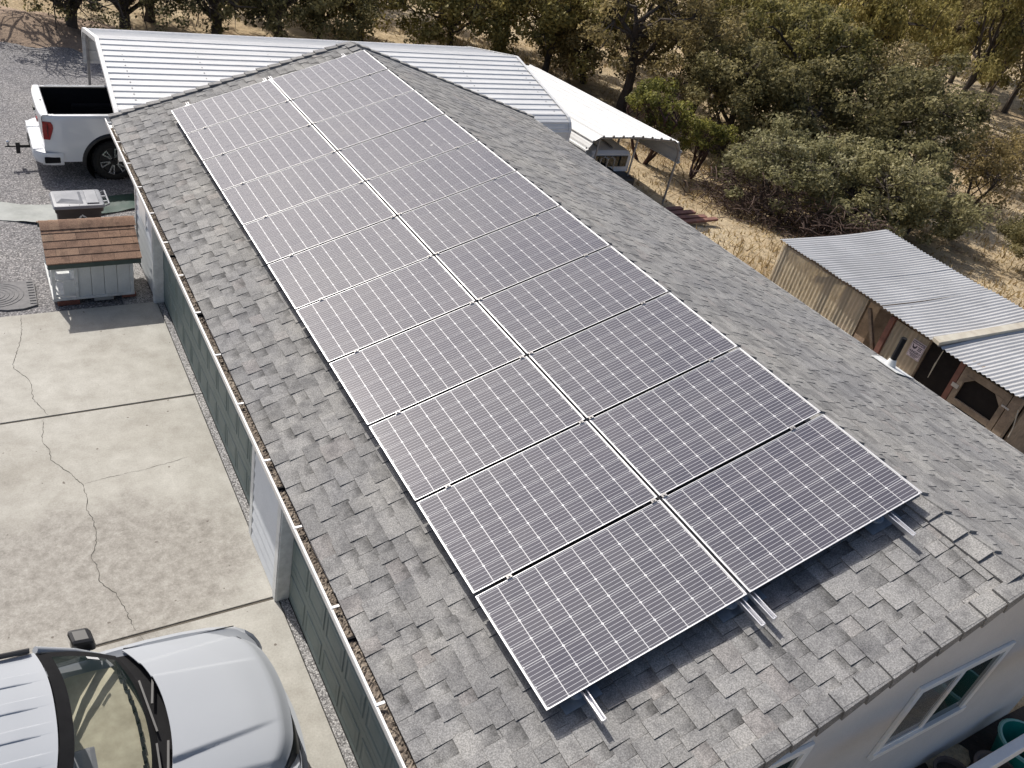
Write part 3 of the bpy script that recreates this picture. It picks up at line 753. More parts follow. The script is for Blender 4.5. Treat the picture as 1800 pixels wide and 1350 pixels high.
# ------------------------------------------------------------------ solar array
PL, PS, PG = 1.65, 0.984, 0.028
def onpanel(u, v, h=0.0):
    """u up the slope from the array's lower edge, v away from the camera, h off the glass plane"""
    return Vector((u * CP - h * SP, v, u * SP + h * CP + 3.0))
proto = thing('solar_panel', 'x', 'solar panel', onpanel(0, 0), group='solar panels on the garage roof')
proto.rotation_euler = (0, -PIT, 0)
fw, ft = 0.011, 0.036
fr = MB()
fv = 0.0065
lip = 0.0045
fr.box((0, 0, -lip), (PL, fv, 0)); fr.box((0, PS - fv, -lip), (PL, PS, 0))
fr.box((0, fv, -lip), (fw, PS - fv, 0)); fr.box((PL - fw, fv, -lip), (PL, PS - fv, 0))
sk = MB(); s0, s1 = 0.018, 0.021                      # skirt of the frame, set back under the lip
sk.box((s0, s0, -ft), (PL - s0, s1, -lip)); sk.box((s0, PS - s1, -ft), (PL - s0, PS - s0, -lip))
sk.box((s0, s1, -ft), (s1, PS - s1, -lip)); sk.box((PL - s1, s1, -ft), (PL - s0, PS - s1, -lip))
build('frame_skirt', sk, 'matt_black', proto, local=True)
build('underside', MB().box((s1 + 0.001, s1 + 0.001, -0.016), (PL - s1 - 0.001, PS - s1 - 0.001, -0.0104)), 'matt_black', proto, local=True)
build('frame', fr, 'alu_frame', proto, local=True, bevel=0.0015)
build('backsheet', MB().box((fw + 0.0005, fv + 0.0005, -0.010), (PL - fw - 0.0005, PS - fv - 0.0005, -0.005)), 'backsheet', proto, local=True)
cw = 0.156; h = 0.0775; ch = 0.0075
cm = MB()
oct_ = [(-h + ch, -h), (h - ch, -h), (h, -h + ch), (h, h - ch), (h - ch, h), (-h + ch, h), (-h, h - ch), (-h, -h + ch)]
cm.prism([(x, y, 0) for x, y in oct_], (0, 0, 0.0012))
cme = cm.mesh('cell'); cme.materials.append(MT['cell'])
PU = 0.1612; px0 = (PL - 10 * PU) / 2 + PU / 2; PV = 0.1603; py0 = (PS - 6 * PV) / 2 + PV / 2
for i in range(10):
    for j in range(6):
        build('cell', cme, 'cell', proto, local=True, loc=(px0 + i * PU, py0 + j * PV, -0.0048))
rj = random.Random(3)
for c_ in range(2):
    for k in range(11):
        o = proto if (c_ == 0 and k == 0) else copy_tree(proto)
        o.location = onpanel(c_ * (PL + 0.022), k * (PS + PG), rj.uniform(-0.0015, 0.0015))
        o.rotation_euler = (rj.uniform(-0.0016, 0.0016), -PIT + rj.uniform(-0.0016, 0.0016), 0)
        row = 'nearest the camera' if k == 0 else 'farthest from the camera' if k == 10 else ORD[k] + ' from the near end'
        o['label'] = 'framed solar panel in the %s column, %s' % ('eave-side' if c_ == 0 else 'ridge-side', row)
# mounting rails under the panels: open aluminium channel, clamps between panels, flashed feet
for u, nm in ((0.295, 'aluminium mounting rail nearest the eave'), (1.60, 'aluminium mounting rail below the array centre gap, eave side'),
              (1.70, 'aluminium mounting rail just above the array centre gap, ridge side'), (3.0, 'aluminium mounting rail nearest the ridge')):
    t = thing('mounting_rail', nm, 'rail', onpanel(u, -0.22, -0.165), group='mounting rails of the solar array')
    t.rotation_euler = (0, -PIT, 0)
    L = 11.33 + 0.22; b0 = 0.165 - 0.037 - 0.045
    mb = MB(); w = 0.019
    mb.box((-w, 0, b0), (w, L, b0 + 0.006)); mb.box((-w, 0, b0 + 0.0062), (-w + 0.007, L, b0 + 0.045)); mb.box((w - 0.007, 0, b0 + 0.0062), (w, L, b0 + 0.045))
    mb.box((-w + 0.0072, 0, b0 + 0.0062), (w - 0.0072, 0.008, b0 + 0.035))
    build('channel', mb, 'alu', t, local=True)
    for k in range(1, 11):
        yv = k * (PS + PG) - PG / 2 + 0.22
        build('clamp', MB().box((-0.022, yv - 0.016, 0.167), (0.022, yv + 0.016, 0.174)).box((-0.008, yv - 0.007, 0.135), (0.008, yv + 0.007, 0.182)), 'galv', t, local=True)
    for yv in (0.24, 2.3, 4.6, 6.9, 9.2, 11.4):
        mb = MB(); mb.box((-0.17, yv - 0.05, 0.019), (0.12, yv + 0.17, 0.023))
        mb.lathe([(0.055, 0.023), (0.050, 0.034), (0.030, 0.045), (0.001, 0.046)], 'z', (-0.03, yv + 0.05, 0), 14)
        build('flashing', mb, 'flashing', t, local=True)
        build('standoff', MB().box((-0.05, yv + 0.03, 0.024), (-0.02, yv + 0.07, b0 + 0.03)), 'alu', t, local=True)
# ------------------------------------------------------------------ wheels
def wheel(parent, x, y, z, R_, rim, width, side, spokes=6):
    """side -1: outer face towards -y"""
    s = side
    ty = MB().lathe([(rim, 0.0), (rim + 0.02, s * 0.012), (R_ - 0.05, s * 0.006), (R_ - 0.015, -s * 0.02), (R_, -s * 0.055), (R_, -s * (width - 0.055)), (R_ - 0.02, -s * (width - 0.02)), (rim, -s * width)], 'y', (x, y, z), 36)
    w = build('wheel', ty, 'rubber', parent, local=True, smooth=50)
    tr = MB()
    for k in range(36):
        a = 2 * math.pi * k / 36; c_, s_ = math.cos(a), math.sin(a)
        p = Vector((x + c_ * (R_ + 0.002), y - s * width / 2, z + s_ * (R_ + 0.002)))
        t = Vector((-s_, 0, c_)) * 0.016; q = Vector((0, width * 0.42, 0)); n = Vector((c_, 0, s_)) * 0.008
        tr.hexa([p - t - q - n, p + t - q - n, p + t + q - n, p - t + q - n, p - t - q + n, p + t - q + n, p + t + q + n, p - t + q + n])
    build('tread', tr, 'rubber', w, local=True)
    build('rim', MB().lathe([(rim + 0.002, 0.004 * s), (rim - 0.012, 0.004 * s), (rim - 0.03, -s * 0.05), (0.06, -s * 0.06), (0.001, -s * 0.06)], 'y', (x, y, z), 36), 'black', w, local=True, smooth=40)
    for k in range(spokes):
        for d in (-0.10, 0.10):
            a = 2 * math.pi * (k + 0.25) / spokes; sp = MB()
            c_, s_ = math.cos(a + d), math.sin(a + d); c2, s2 = math.cos(a + d * 1.9), math.sin(a + d * 1.9)
            sp.bar((x + c_ * 0.085, y - s * 0.015, z + s_ * 0.085), (x + c2 * (rim - 0.015), y - s * 0.002, z + s2 * (rim - 0.015)), 0.030, 0.02, up=(0, 1, 0))
            build('spoke', sp, 'chrome', w, local=True)
        a = 2 * math.pi * (k + 0.25) / spokes
        sp = MB().bar((x + math.cos(a - 0.2) * (rim - 0.022), y - s * 0.003, z + math.sin(a - 0.2) * (rim - 0.022)), (x + math.cos(a + 0.2) * (rim - 0.022), y - s * 0.003, z + math.sin(a + 0.2) * (rim - 0.022)), 0.02, 0.02, up=(0, 1, 0))
        build('spoke', sp, 'chrome', w, local=True)
    build('hub_cap', MB().lathe([(0.001, 0.0), (0.03, 0.0), (0.036, -s * 0.02)], 'y', (x, y - s * 0.02, z), 16), 'black', w, local=True)

# ------------------------------------------------------------------ white pickup (tail towards the yard)
pk = thing('pickup_truck', 'white pickup truck parked nose under the carport, open black bed', 'pickup truck', (-0.36, 16.70, -0.19))
# local: x forward, rear axle at 0
HW = 1.03
arch_r, arch_c = 0.56, 0.45
XA = 0.14                      # rear axle
def side_y(z, x):
    t = (z - 0.5) / 0.92
    y = HW - 0.10 * max(0, t - 0.35) ** 1.4 * 1.2 - 0.03 * max(0, 0.3 - t)
    fl = math.exp(-((x - XA) / 0.52) ** 2) * 0.035 * (1 - abs(t - 0.3))
    taper = 0.10 * smoothstep(-0.75, -1.18, x) ** 2
    return y + fl - taper
def low_z(x):
    if abs(x - XA) < arch_r: return arch_c + math.sqrt(max(0, arch_r ** 2 - (x - XA) ** 2)) * 0.98
    return 0.47
xst = [-1.17, -1.12, -1.02, -0.9, -0.75, -0.55, XA - arch_r - 0.0001] + [XA - arch_r * math.cos(a) for a in np.linspace(0.02, math.pi - 0.02, 17)] + [XA + arch_r + 0.0001, 0.76, 0.85]
ZT = 1.42
for s in (-1, 1):
    rows = []
    for x in xst:
        zb = low_z(x)
        rows.append([(x, s * side_y(lerp(zb, ZT - 0.03, t), x), lerp(zb, ZT - 0.03, t)) for t in np.linspace(0, 1, 12)] +
                    [(x, s * (side_y(ZT, x) - 0.012), ZT - 0.006), (x, s * (side_y(ZT, x) - 0.035), ZT)])
    mb = MB(); mb.grid(rows)
    build('bedside', mb, 'white_car', pk, local=True, smooth=35)
    # top rail: white outer strip, dark cap inside
    mb = MB(); mb.grid([[(x, s * (side_y(ZT, x) - 0.035), ZT), (x, s * 0.865, ZT + 0.004), (x, s * 0.84, ZT - 0.004)] for x in xst])
    build('bed_rail', mb, 'white_car', pk, local=True)
    build('rail_seam', MB().box((-0.95, s * 0.868 - 0.005, ZT + 0.0045), (0.84, s * 0.868 + 0.005, ZT + 0.008)), 'matt_black', pk, local=True)
    # wheel arch moulding
    mb = MB()
    rows = []
    for a in np.linspace(-0.12, math.pi + 0.12, 25):
        c_, s_ = -math.cos(a), math.sin(a)
        rr_ = arch_r
        xi, zi = XA + c_ * rr_, arch_c + s_ * rr_ * 0.98; xo, zo = XA + c_ * (rr_ + 0.075), arch_c + s_ * (rr_ + 0.075) * 0.98
        y = side_y(max(zi, 0.5), xi) + 0.022
        rows.append([(xi, s * (y - 0.12), zi), (xi, s * y, zi), (lerp(xi, xo, .6), s * (y + 0.004), lerp(zi, zo, .6)), (xo, s * (side_y(max(zo, .5), xo) + 0.003), zo)])
    mb.grid(rows); build('arch_moulding', mb, 'black', pk, local=True, smooth=50)
    # wheel housing (dark inside)
    build('wheel_housing', MB().lathe([(arch_r + 0.01, 0.0), (arch_r + 0.01, -s * 0.36), (0.001, -s * 0.36)], 'y', (XA, s * 0.95, arch_c), 28), 'matt_black', pk, local=True)
    # tail lamp wrapping the corner
    lamp = MB(); rows = []
    for z in np.linspace(0.93, 1.285, 7):
        t = (z - 0.93) / 0.355; xe = lerp(-1.06, -0.99, min(1, t * 1.6)) + (0.03 * max(0, t - 0.85) / 0.15 * -1)
        xs_ = [-1.178, -1.172, -1.12, lerp(-1.12, xe, 0.6), xe]
        rows.append([(x, s * ((side_y(z, x) + 0.012) if i > 0 else side_y(z, x) - 0.11), z) for i, x in enumerate(xs_)])
    lamp.grid(rows); lo = build('tail_light', lamp, 'red_light', pk, local=True, thick=0.014)
    build('lamp_divider', MB().box((-1.095, s * (side_y(1.1, -1.07) + 0.014), 0.98), (-1.085, s * (side_y(1.1, -1.07) + 0.026), 1.25)), 'black', lo, local=True)
    # exhaust, bumper corner cap
build('bed_liner', MB().box((-1.04, -0.838, 0.82), (0.80, 0.838, 0.86)).box((-1.04, -0.839, 0.86), (0.80, -0.80, 1.405)).box((-1.04, 0.80, 0.86), (0.80, 0.839, 1.405)).box((0.76, -0.80, 0.86), (0.80, 0.80, 1.41)), 'matt_black', pk, local=True)
for s in (-1, 1): build('wheel_tub', MB().box((-0.45, s * 0.62, 0.86), (0.45, s * 0.80, 1.08)), 'matt_black', pk, local=True, bevel=0.03)
# tailgate with a rounded, dished rear face
rows = []
for y in np.linspace(-0.915, 0.915, 17):
    k = (abs(y) / 0.915) ** 4 * 0.05
    rows.append([(-1.035, y, 0.70), (-1.20 + k, y, 0.68), (-1.215 + k, y, 0.95), (-1.225 + k, y, 1.20), (-1.235 + k, y, 1.36), (-1.225 + k, y, 1.405), (-1.20 + k, y, 1.424), (-1.06, y, 1.426), (-1.042, y, 1.41), (-1.035, y, 0.70)])
tg = build('tailgate', MB().grid(rows), 'white_car', pk, local=True, smooth=35)
build('handle', MB().box((-1.262, -0.12, 1.235), (-1.226, 0.12, 1.30)), 'black', tg, local=True, bevel=0.01)
build('latch', MB().box((-1.12, -0.06, 1.427), (-1.09, 0.0, 1.433)), 'black', tg, local=True)
# badge letters on the tailgate
for k, y in enumerate((-0.36, -0.20, 0.22, 0.38)):
    build('badge', MB().box((-1.236, y - 0.05, 1.10), (-1.222, y + 0.05, 1.17)), 'red_light' if k == 0 else 'chrome', tg, local=True)
# rear bumper
rows = []
for y in np.linspace(-1.0, 1.0, 21):
    k = max(0, abs(y) - 0.72) / 0.28
    xo = -1.40 + 0.20 * k ** 2
    rows.append([(-1.16, y, 0.40), (xo + 0.04, y, 0.42), (xo, y, 0.50), (xo, y, 0.62), (xo + 0.02, y, 0.665), (-1.17, y, 0.675), (-1.16, y, 0.40)])
bp_ = build('rear_bumper', MB().grid(rows), 'white_car', pk, local=True, smooth=35)
for s in (-1, 1):
    rows = [[(x, s * (0.955 + 0.06 * smoothstep(-1.3, -1.0, x)), 0.40), (x, s * (1.0 + 0.045 * smoothstep(-1.3, -1.0, x)), 0.45), (x, s * (1.005 + 0.045 * smoothstep(-1.3, -1.0, x)), 0.60), (x, s * (0.98 + 0.05 * smoothstep(-1.3, -1.0, x)), 0.665)] for x in np.linspace(-1.24, -0.84, 8)]
    build('bumper_corner', MB().grid(rows), 'white_car', bp_, local=True, smooth=40)
    build('bumper_insert', MB().box((-1.20, s * 1.012, 0.455), (-0.90, s * 1.056, 0.59)), 'matt_black', bp_, local=True, bevel=0.02)
    build('step_pad', MB().box((-1.385, s * 0.45, 0.667), (-1.2, s * 0.80, 0.681)), 'white_car', bp_, local=True)
build('plate_recess', MB().box((-1.41, -0.20, 0.50), (-1.395, 0.20, 0.64)), 'matt_black', bp_, local=True)
# hitch
hb = MB().box((-1.62, -0.035, 0.40), (-1.15, 0.035, 0.46)).box((-1.66, -0.05, 0.28), (-1.58, 0.05, 0.52)).box((-1.86, -0.045, 0.42), (-1.64, 0.045, 0.45))
hi_ = build('tow_hitch', hb, 'black', pk, local=True, bevel=0.006)
build('tow_ball', MB().lathe([(0.018, 0.45), (0.018, 0.49), (0.035, 0.51), (0.037, 0.53), (0.025, 0.55), (0.001, 0.56)], 'z', (-1.80, 0, 0), 14), 'chrome', hi_, local=True, smooth=50)
# cab, hood and nose under the carport roof
def cab_sec(x, w, zt, wt): return [(x, -w, 0.5), (x, -w - 0.02, 0.85), (x, -w + 0.02, 1.12), (x, -wt, zt), (x, -wt * 0.6, zt + 0.04), (x, wt * 0.6, zt + 0.04), (x, wt, zt), (x, w - 0.02, 1.12), (x, w + 0.02, 0.85), (x, w, 0.5)]
secs = [cab_sec(0.87, 0.98, 1.30, 0.90), cab_sec(0.90, 0.98, 1.84, 0.72), cab_sec(1.6, 0.99, 1.90, 0.72), cab_sec(2.4, 0.99, 1.88, 0.72), cab_sec(3.05, 0.99, 1.28, 0.86), cab_sec(3.2, 1.0, 1.26, 0.92), cab_sec(4.3, 1.0, 1.18, 0.90), cab_sec(4.62, 0.96, 1.05, 0.84), cab_sec(4.66, 0.9, 0.75, 0.78)]
build('cab', MB().grid(secs), 'white_car', pk, local=True, smooth=40)
for s in (-1, 1):
    build('side_window', MB().face([(1.05, s * 0.955, 1.22), (2.85, s * 0.955, 1.20), (2.3, s * 0.80, 1.72), (1.1, s * 0.80, 1.72)]), 'dark_glass', pk, local=True)
    wheel(pk, XA, s * 0.985, 0.44, 0.44, 0.30, 0.28, s); wheel(pk, 3.75, s * 0.985, 0.43, 0.43, 0.275, 0.28, s)
build('rear_window', MB().face([(0.868, -0.7, 1.36), (0.868, 0.7, 1.36), (0.885, 0.62, 1.74), (0.885, -0.62, 1.74)]), 'dark_glass', pk, local=True)
build('underbody', MB().box((-1.1, -0.75, 0.42), (4.5, 0.75, 0.72)), 'matt_black', pk, local=True)

# ------------------------------------------------------------------ silver vehicle in the foreground, nose towards the green door
CY = 2.02
sv = thing('silver_suv', 'silver car nosed up to the nearest green garage door', 'car', (-3.5, CY, 0.0))
def X(x): return x + 3.5        # world x -> local
# lower body, lofted from tail to nose
def sec(x, w, zt, ze):
    return [(X(x), -w * 0.90, 0.30), (X(x), -w * 0.985, 0.50), (X(x), -w, 0.74), (X(x), -w * 0.985, 0.92), (X(x), -w * 0.955, ze), (X(x), -w * 0.90, ze + 0.028), (X(x), -w * 0.80, zt),
            (X(x), 0, zt + 0.01), (X(x), w * 0.80, zt), (X(x), w * 0.90, ze + 0.028), (X(x), w * 0.955, ze), (X(x), w * 0.985, 0.92), (X(x), w, 0.74), (X(x), w * 0.985, 0.50), (X(x), w * 0.90, 0.30)]
st = [(-5.85, 0.86, 0.98, 0.95), (-5.7, 0.92, 1.0, 1.0), (-4.5, 0.94, 1.0, 1.02), (-3.0, 0.945, 1.0, 1.02), (-2.3, 0.945, 0.99, 1.025), (-2.0, 0.945, 1.0, 1.02), (-1.7, 0.94, 0.985, 1.0), (-1.45, 0.925, 0.96, 0.975),
      (-1.3, 0.90, 0.945, 0.955), (-1.2, 0.865, 0.93, 0.94), (-1.12, 0.80, 0.90, 0.90), (-1.06, 0.72, 0.86, 0.86), (-1.03, 0.62, 0.80, 0.82), (-1.025, 0.55, 0.70, 0.74)]
bo = build('body', MB().grid([sec(*k) for k in st]), 'silver_car', sv, local=True, smooth=32)
# hood: crowned, with a raised centre, separate from the fenders
rows = []
NX, NYH = 30, 121
def nose_x(y): return -1.00 - 0.06 * (abs(y) / 0.45) ** 2 * (1 if abs(y) < 0.45 else 1) - 0.16 * max(0, (abs(y) - 0.42) / 0.36) ** 2.2
for i in range(NX):
    t = i / (NX - 1); row = []
    for j in range(NYH):
        s = lerp(-1, 1, j / (NYH - 1)); y = s * lerp(0.835, 0.80, t)
        xr_, xf = -1.995 - 0.20 * (abs(y) / 0.8) ** 2.2, nose_x(y)
        x = lerp(xr_, xf, t)
        d = xf - x
        z = 1.13 - 0.055 * t - 0.070 * (abs(y) / 0.8) ** 3.0 - 0.012 * t
        z -= 0.075 * smoothstep(0.13, 0.0, d) ** 1.5
        edge = lerp(0.40, 0.305, t)
        z += 0.034 * smoothstep(edge + 0.020, edge - 0.010, abs(y)) * smoothstep(0.06, 0.34, d) * (0.25 + 0.75 * (1 - t))
        out = lerp(0.60, 0.66, t)
        z += 0.026 * smoothstep(out + 0.028, out - 0.018, abs(y))
        row.append((X(x), y, z))
    rows.append(row)
build('hood', MB().grid(rows), 'silver_car', sv, local=True, smooth=50, thick=0.01)
# dark gap under the hood edge
gap = MB()
for s in (-1, 1):
    gap.grid([[(X(lerp(-2.2, -1.22, t)), s * (lerp(0.850, 0.815, t) + q), lerp(1.052, 0.982, t)) for q in (-0.006, 0.006)] for t in np.linspace(0, 1, 12)])
build('hood_gap', gap, 'matt_black', sv, local=True)
# black nose: grille, lamps, lower bumper
rows = []
for y in np.linspace(-0.86, 0.86, 25):
    xf = nose_x(y * 0.92) + 0.012 - 0.10 * max(0, (abs(y) - 0.70) / 0.16) ** 2
    rows.append([(X(xf - 0.03), y, 0.985 - 0.05 * (abs(y) / 0.8) ** 2), (X(xf + 0.015), y, 0.90 - 0.04 * (abs(y) / 0.8) ** 2), (X(xf + 0.05), y, 0.72), (X(xf + 0.085), y, 0.58), (X(xf + 0.09), y, 0.46), (X(xf + 0.03), y, 0.32)])
gr = build('grille', MB().grid(rows), 'black', sv, local=True, smooth=40)
for z in (0.64, 0.70, 0.76, 0.82):
    build('grille_bar', MB().tube([(X(nose_x(y * 0.92) + 0.075 - (z - 0.6) * 0.22), y, z) for y in np.linspace(-0.45, 0.45, 11)], 0.011, 6), 'chrome', gr, local=True)
for s in (-1, 1):
    rows = [[(X(nose_x(y * 0.95) + 0.012 - (0.05 if z > 0.85 else 0)), s * y, z) for z in (0.74, 0.80, 0.86, 0.90)] for y in np.linspace(0.52, 0.80, 6)]
    build('headlight', MB().grid(rows), MT['chrome'], sv, local=True, smooth=40)
rows = [[(X(nose_x(y * 0.9) + 0.13 - 0.14 * max(0, (abs(y) - 0.6) / 0.3) ** 2), y, z) for z in (0.54, 0.44, 0.38)] for y in np.linspace(-0.9, 0.9, 19)]
build('front_bumper', MB().grid(rows), 'silver_car', sv, local=True, smooth=40, thick=0.04)
# cowl
rows = [[(X(-1.985 - 0.20 * (abs(y) / 0.8) ** 2.2 - q), y, 1.098 - 0.05 * (abs(y) / 0.8) ** 2.2 + h_) for q, h_ in ((-0.03, -0.035), (0.03, -0.030), (0.07, -0.024), (0.12, -0.012), (0.17, 0.004))] for y in np.linspace(-0.80, 0.80, 25)]
build('cowl', MB().grid(rows), 'matt_black', sv, local=True, smooth=40)
# windshield, front edge low, rear edge high, curved across; dark border printed on the rim
def ws(t, s):
    y = s * lerp(0.79, 0.60, t)
    xb = -2.105 - 0.17 * abs(s) ** 2.2; xt = -2.79 - 0.09 * abs(s) ** 2.4
    return (X(lerp(xb, xt, t)), y, lerp(1.10, 1.645, t) + 0.05 * math.sin(math.pi * t) - 0.035 * abs(s) ** 2.5 * t - 0.04 * abs(s) ** 2 * (1 - t))
NT, NS = 14, 22
G_, F_ = MB(), MB()
for i in range(NT):
    for j in range(NS):
        ta, tb = i / NT, (i + 1) / NT; sa, sb = lerp(-1, 1, j / NS), lerp(-1, 1, (j + 1) / NS)
        q = [ws(ta, sa), ws(ta, sb), ws(tb, sb), ws(tb, sa)]
        (F_ if (i >= NT - 2 or i == 0 or j == 0 or j == NS - 1) else G_).face(q)
wsf = build('windshield_border', F_, 'matt_black', sv, local=True, smooth=60)
build('windshield', G_, 'car_glass', sv, local=True, smooth=60)
# roof with pressed ribs
rows = []
for i in range(24):
    x = lerp(-2.80, -5.35, i / 23); row = []
    for j in range(201):
        s = lerp(-1, 1, j / 200); y = s * 0.615
        z = 1.655 + 0.05 * smoothstep(-2.8, -3.4, x) - 0.045 * abs(s) ** 2.6 - 0.06 * smoothstep(-4.6, -5.4, x)
        if 0.0 < (-2.93 - x): 
            for yc in (-0.36, -0.12, 0.12, 0.36): z += 0.010 * smoothstep(0.052, 0.044, abs(y - yc)) * smoothstep(-2.90, -3.0, x)
        row.append((X(x - 0.09 * abs(s) ** 2.4 * (1 - i / 23)), y, z))
    rows.append(row)
build('roof_panel', MB().grid(rows), 'silver_car', sv, local=True, smooth=28)
for s in (-1, 1):
    # side glass and pillars
    build('side_window', MB().face([(X(-2.38), s * 0.83, 1.06), (X(-5.3), s * 0.84, 1.06), (X(-5.1), s * 0.64, 1.60), (X(-2.95), s * 0.635, 1.60)]), 'dark_glass', sv, local=True)
    build('roof_rail', MB().tube([(X(x), s * 0.625, 1.635 + 0.045 * smoothstep(-2.8, -3.4, x)) for x in (-2.92, -3.2, -4.0, -5.2)], 0.022, 8), 'black', sv, local=True)
    build('pillar', MB().tube([(X(-2.36), s * 0.81, 1.055), (X(-2.6), s * 0.735, 1.34), (X(-2.88), s * 0.635, 1.615)], 0.030, 8), 'silver_car', sv, local=True, smooth=60)
    mr = build('mirror', MB().hexa([(X(-2.60), s * 0.93, 1.04), (X(-2.40), s * 0.91, 1.04), (X(-2.42), s * 1.09, 1.06), (X(-2.63), s * 1.11, 1.06), (X(-2.60), s * 0.93, 1.19), (X(-2.42), s * 0.91, 1.19), (X(-2.45), s * 1.08, 1.20), (X(-2.63), s * 1.10, 1.20)]), 'black', sv, local=True, bevel=0.035)
    build('mirror_arm', MB().bar((X(-2.48), s * 0.84, 1.05), (X(-2.5), s * 0.96, 1.09), 0.05, 0.04), 'black', mr, local=True)
    build('mirror_glass', MB().face([(X(-2.603), s * 0.955, 1.065), (X(-2.626), s * 1.07, 1.08), (X(-2.626), s * 1.065, 1.17), (X(-2.603), s * 0.955, 1.17)]), 'chrome', mr, local=True)
    wheel(sv, X(-1.92), s * 0.915, 0.35, 0.35, 0.22, 0.22, s, 5); wheel(sv, X(-4.75), s * 0.915, 0.35, 0.35, 0.22, 0.22, s, 5)
# wipers
for y0, y1 in ((0.42, -0.10), (-0.20, -0.72)):
    wp = build('wiper', MB().bar((X(-2.03), y0, 1.118), (X(-2.085), (y0 + y1) / 2, 1.14), 0.018, 0.014).bar((X(-2.10 - 0.10 * abs(y0)), y0, 1.128), (X(-2.085 - 0.10 * abs(y1)), y1, 1.13), 0.016, 0.02), 'black', sv, local=True)
# interior: dashboard, mirror, wheel, seats
rows = [[(X(x - 0.12 * (abs(y) / 0.75) ** 2), y, 1.03 + 0.05 * math.sin(math.pi * t) - 0.03 * (abs(y) / 0.7) ** 2) for y in np.linspace(-0.72, 0.72, 15)] for t, x in ((0, -2.13), (0.3, -2.36), (0.6, -2.55), (0.9, -2.68), (1.0, -2.74))]
build('dashboard', MB().grid(rows), 'dash', sv, local=True, smooth=60)
for k in range(11):
    yv = lerp(-0.60, 0.60, k / 10)
    build('dash_vent', MB().box((X(-2.225 - 0.17 * yv * yv), yv - 0.046, 1.055 - 0.03 * abs(yv)), (X(-2.20 - 0.17 * yv * yv), yv + 0.046, 1.098 - 0.045 * abs(yv))), 'matt_black', sv, local=True)
build('steering_wheel', MB().tube([(X(-2.90) + 0.10 * math.cos(a), 0.36 + 0.18 * math.sin(a), 1.0 + 0.14 * math.cos(a)) for a in np.linspace(0, 2 * math.pi, 19)], 0.017, 7), 'black', sv, local=True)
for s in (-1, 1):
    build('seat', MB().box((X(-3.75), s * 0.36 - 0.25, 0.35), (X(-3.15), s * 0.36 + 0.25, 0.62)).hexa([(X(-3.75), s * .36 - .25, .62), (X(-3.55), s * .36 - .25, .62), (X(-3.55), s * .36 + .25, .62), (X(-3.75), s * .36 + .25, .62), (X(-3.95), s * .36 - .2, 1.35), (X(-3.83), s * .36 - .2, 1.35), (X(-3.83), s * .36 + .2, 1.35), (X(-3.95), s * .36 + .2, 1.35)]), 'jeep_dark', sv, local=True, bevel=0.04)
build('cabin_floor', MB().box((X(-5.4), -0.8, 1.02), (X(-2.78), 0.8, 1.025)), 'matt_black', sv, local=True)
build('rear_view_mirror', MB().box((X(-2.76), -0.13, 1.50), (X(-2.72), 0.11, 1.57)), 'black', sv, local=True, bevel=0.015)
build('dash_screen', MB().hexa([(X(-2.76), -0.30, 1.06), (X(-2.55), -0.30, 1.07), (X(-2.55), 0.0, 1.07), (X(-2.76), 0.0, 1.06), (X(-2.77), -0.28, 1.10), (X(-2.60), -0.28, 1.085), (X(-2.60), -0.02, 1.085), (X(-2.77), -0.02, 1.10)]), 'bin_lid', sv, local=True, bevel=0.02)
build('sticker', MB().face([tuple(Vector(ws(0.45, 0.86)) + Vector((0, 0, 0.004))), tuple(Vector(ws(0.45, 0.90)) + Vector((0, 0, 0.004))), tuple(Vector(ws(0.30, 0.90)) + Vector((0, 0, 0.004))), tuple(Vector(ws(0.30, 0.86)) + Vector((0, 0, 0.004)))]), 'sticker', wsf, local=True)

# ------------------------------------------------------------------ doghouse on bricks
dh = thing('doghouse', 'small pale doghouse with a brown shingle roof beside the garage wall', 'doghouse', (-1.35, 11.2, 0.0))
x0, x1, xm = -1.985, -0.755, -1.655; y0, y1 = 10.585, 11.80; zf = 0.10
ridge_y, ridge_z, ev_z = 11.2, 1.15, 0.80
RS = (ridge_z - ev_z) / (ridge_y - 10.46)
def dz(y): return ridge_z - abs(y - ridge_y) * RS
build('floor', MB().box((x0 - 0.01, y0 - 0.012, zf - 0.045), (x1 + 0.01, y1 + 0.01, zf)), 'old_white', dh, bevel=0.004)
# wall boards
def dboard(poly, off, material='dog_wall', name='wall_board'):
    return build(name, MB().prism(poly, off), material, dh, bevel=0.003)
n = 4
for k in range(n):
    a, b_ = lerp(xm + 0.055, x1 - 0.055, k / n) + 0.003, lerp(xm + 0.055, x1 - 0.055, (k + 1) / n) - 0.003
    dboard([(a, y0, zf), (b_, y0, zf), (b_, y0, dz(y0) - 0.03), (a, y0, dz(y0) - 0.03)], (0, 0.014, 0))
    dboard([(a, y1 - 0.014, zf), (b_, y1 - 0.014, zf), (b_, y1 - 0.014, dz(y1) - 0.03), (a, y1 - 0.014, dz(y1) - 0.03)], (0, 0.014, 0))
for xx in (x1 - 0.014, xm):
    dboard([(xx, y0 + 0.02, zf), (xx, y1 - 0.02, zf), (xx, y1 - 0.02, dz(y1) - 0.04), (xx, ridge_y, ridge_z - 0.04), (xx, y0 + 0.02, dz(y0) - 0.04)], (0.014, 0, 0))
for xx, yy in ((x1 - 0.055, y0), (x1 - 0.055, y1), (xm, y0), (xm, y1), (x0, y0), (x0, y1)):
    w = 0.055 if xx != x0 else 0.05
    build('corner_post', MB().box((xx, yy - 0.022, zf), (xx + w, yy + 0.022, dz(yy) - 0.028)), 'old_white', dh, bevel=0.003)
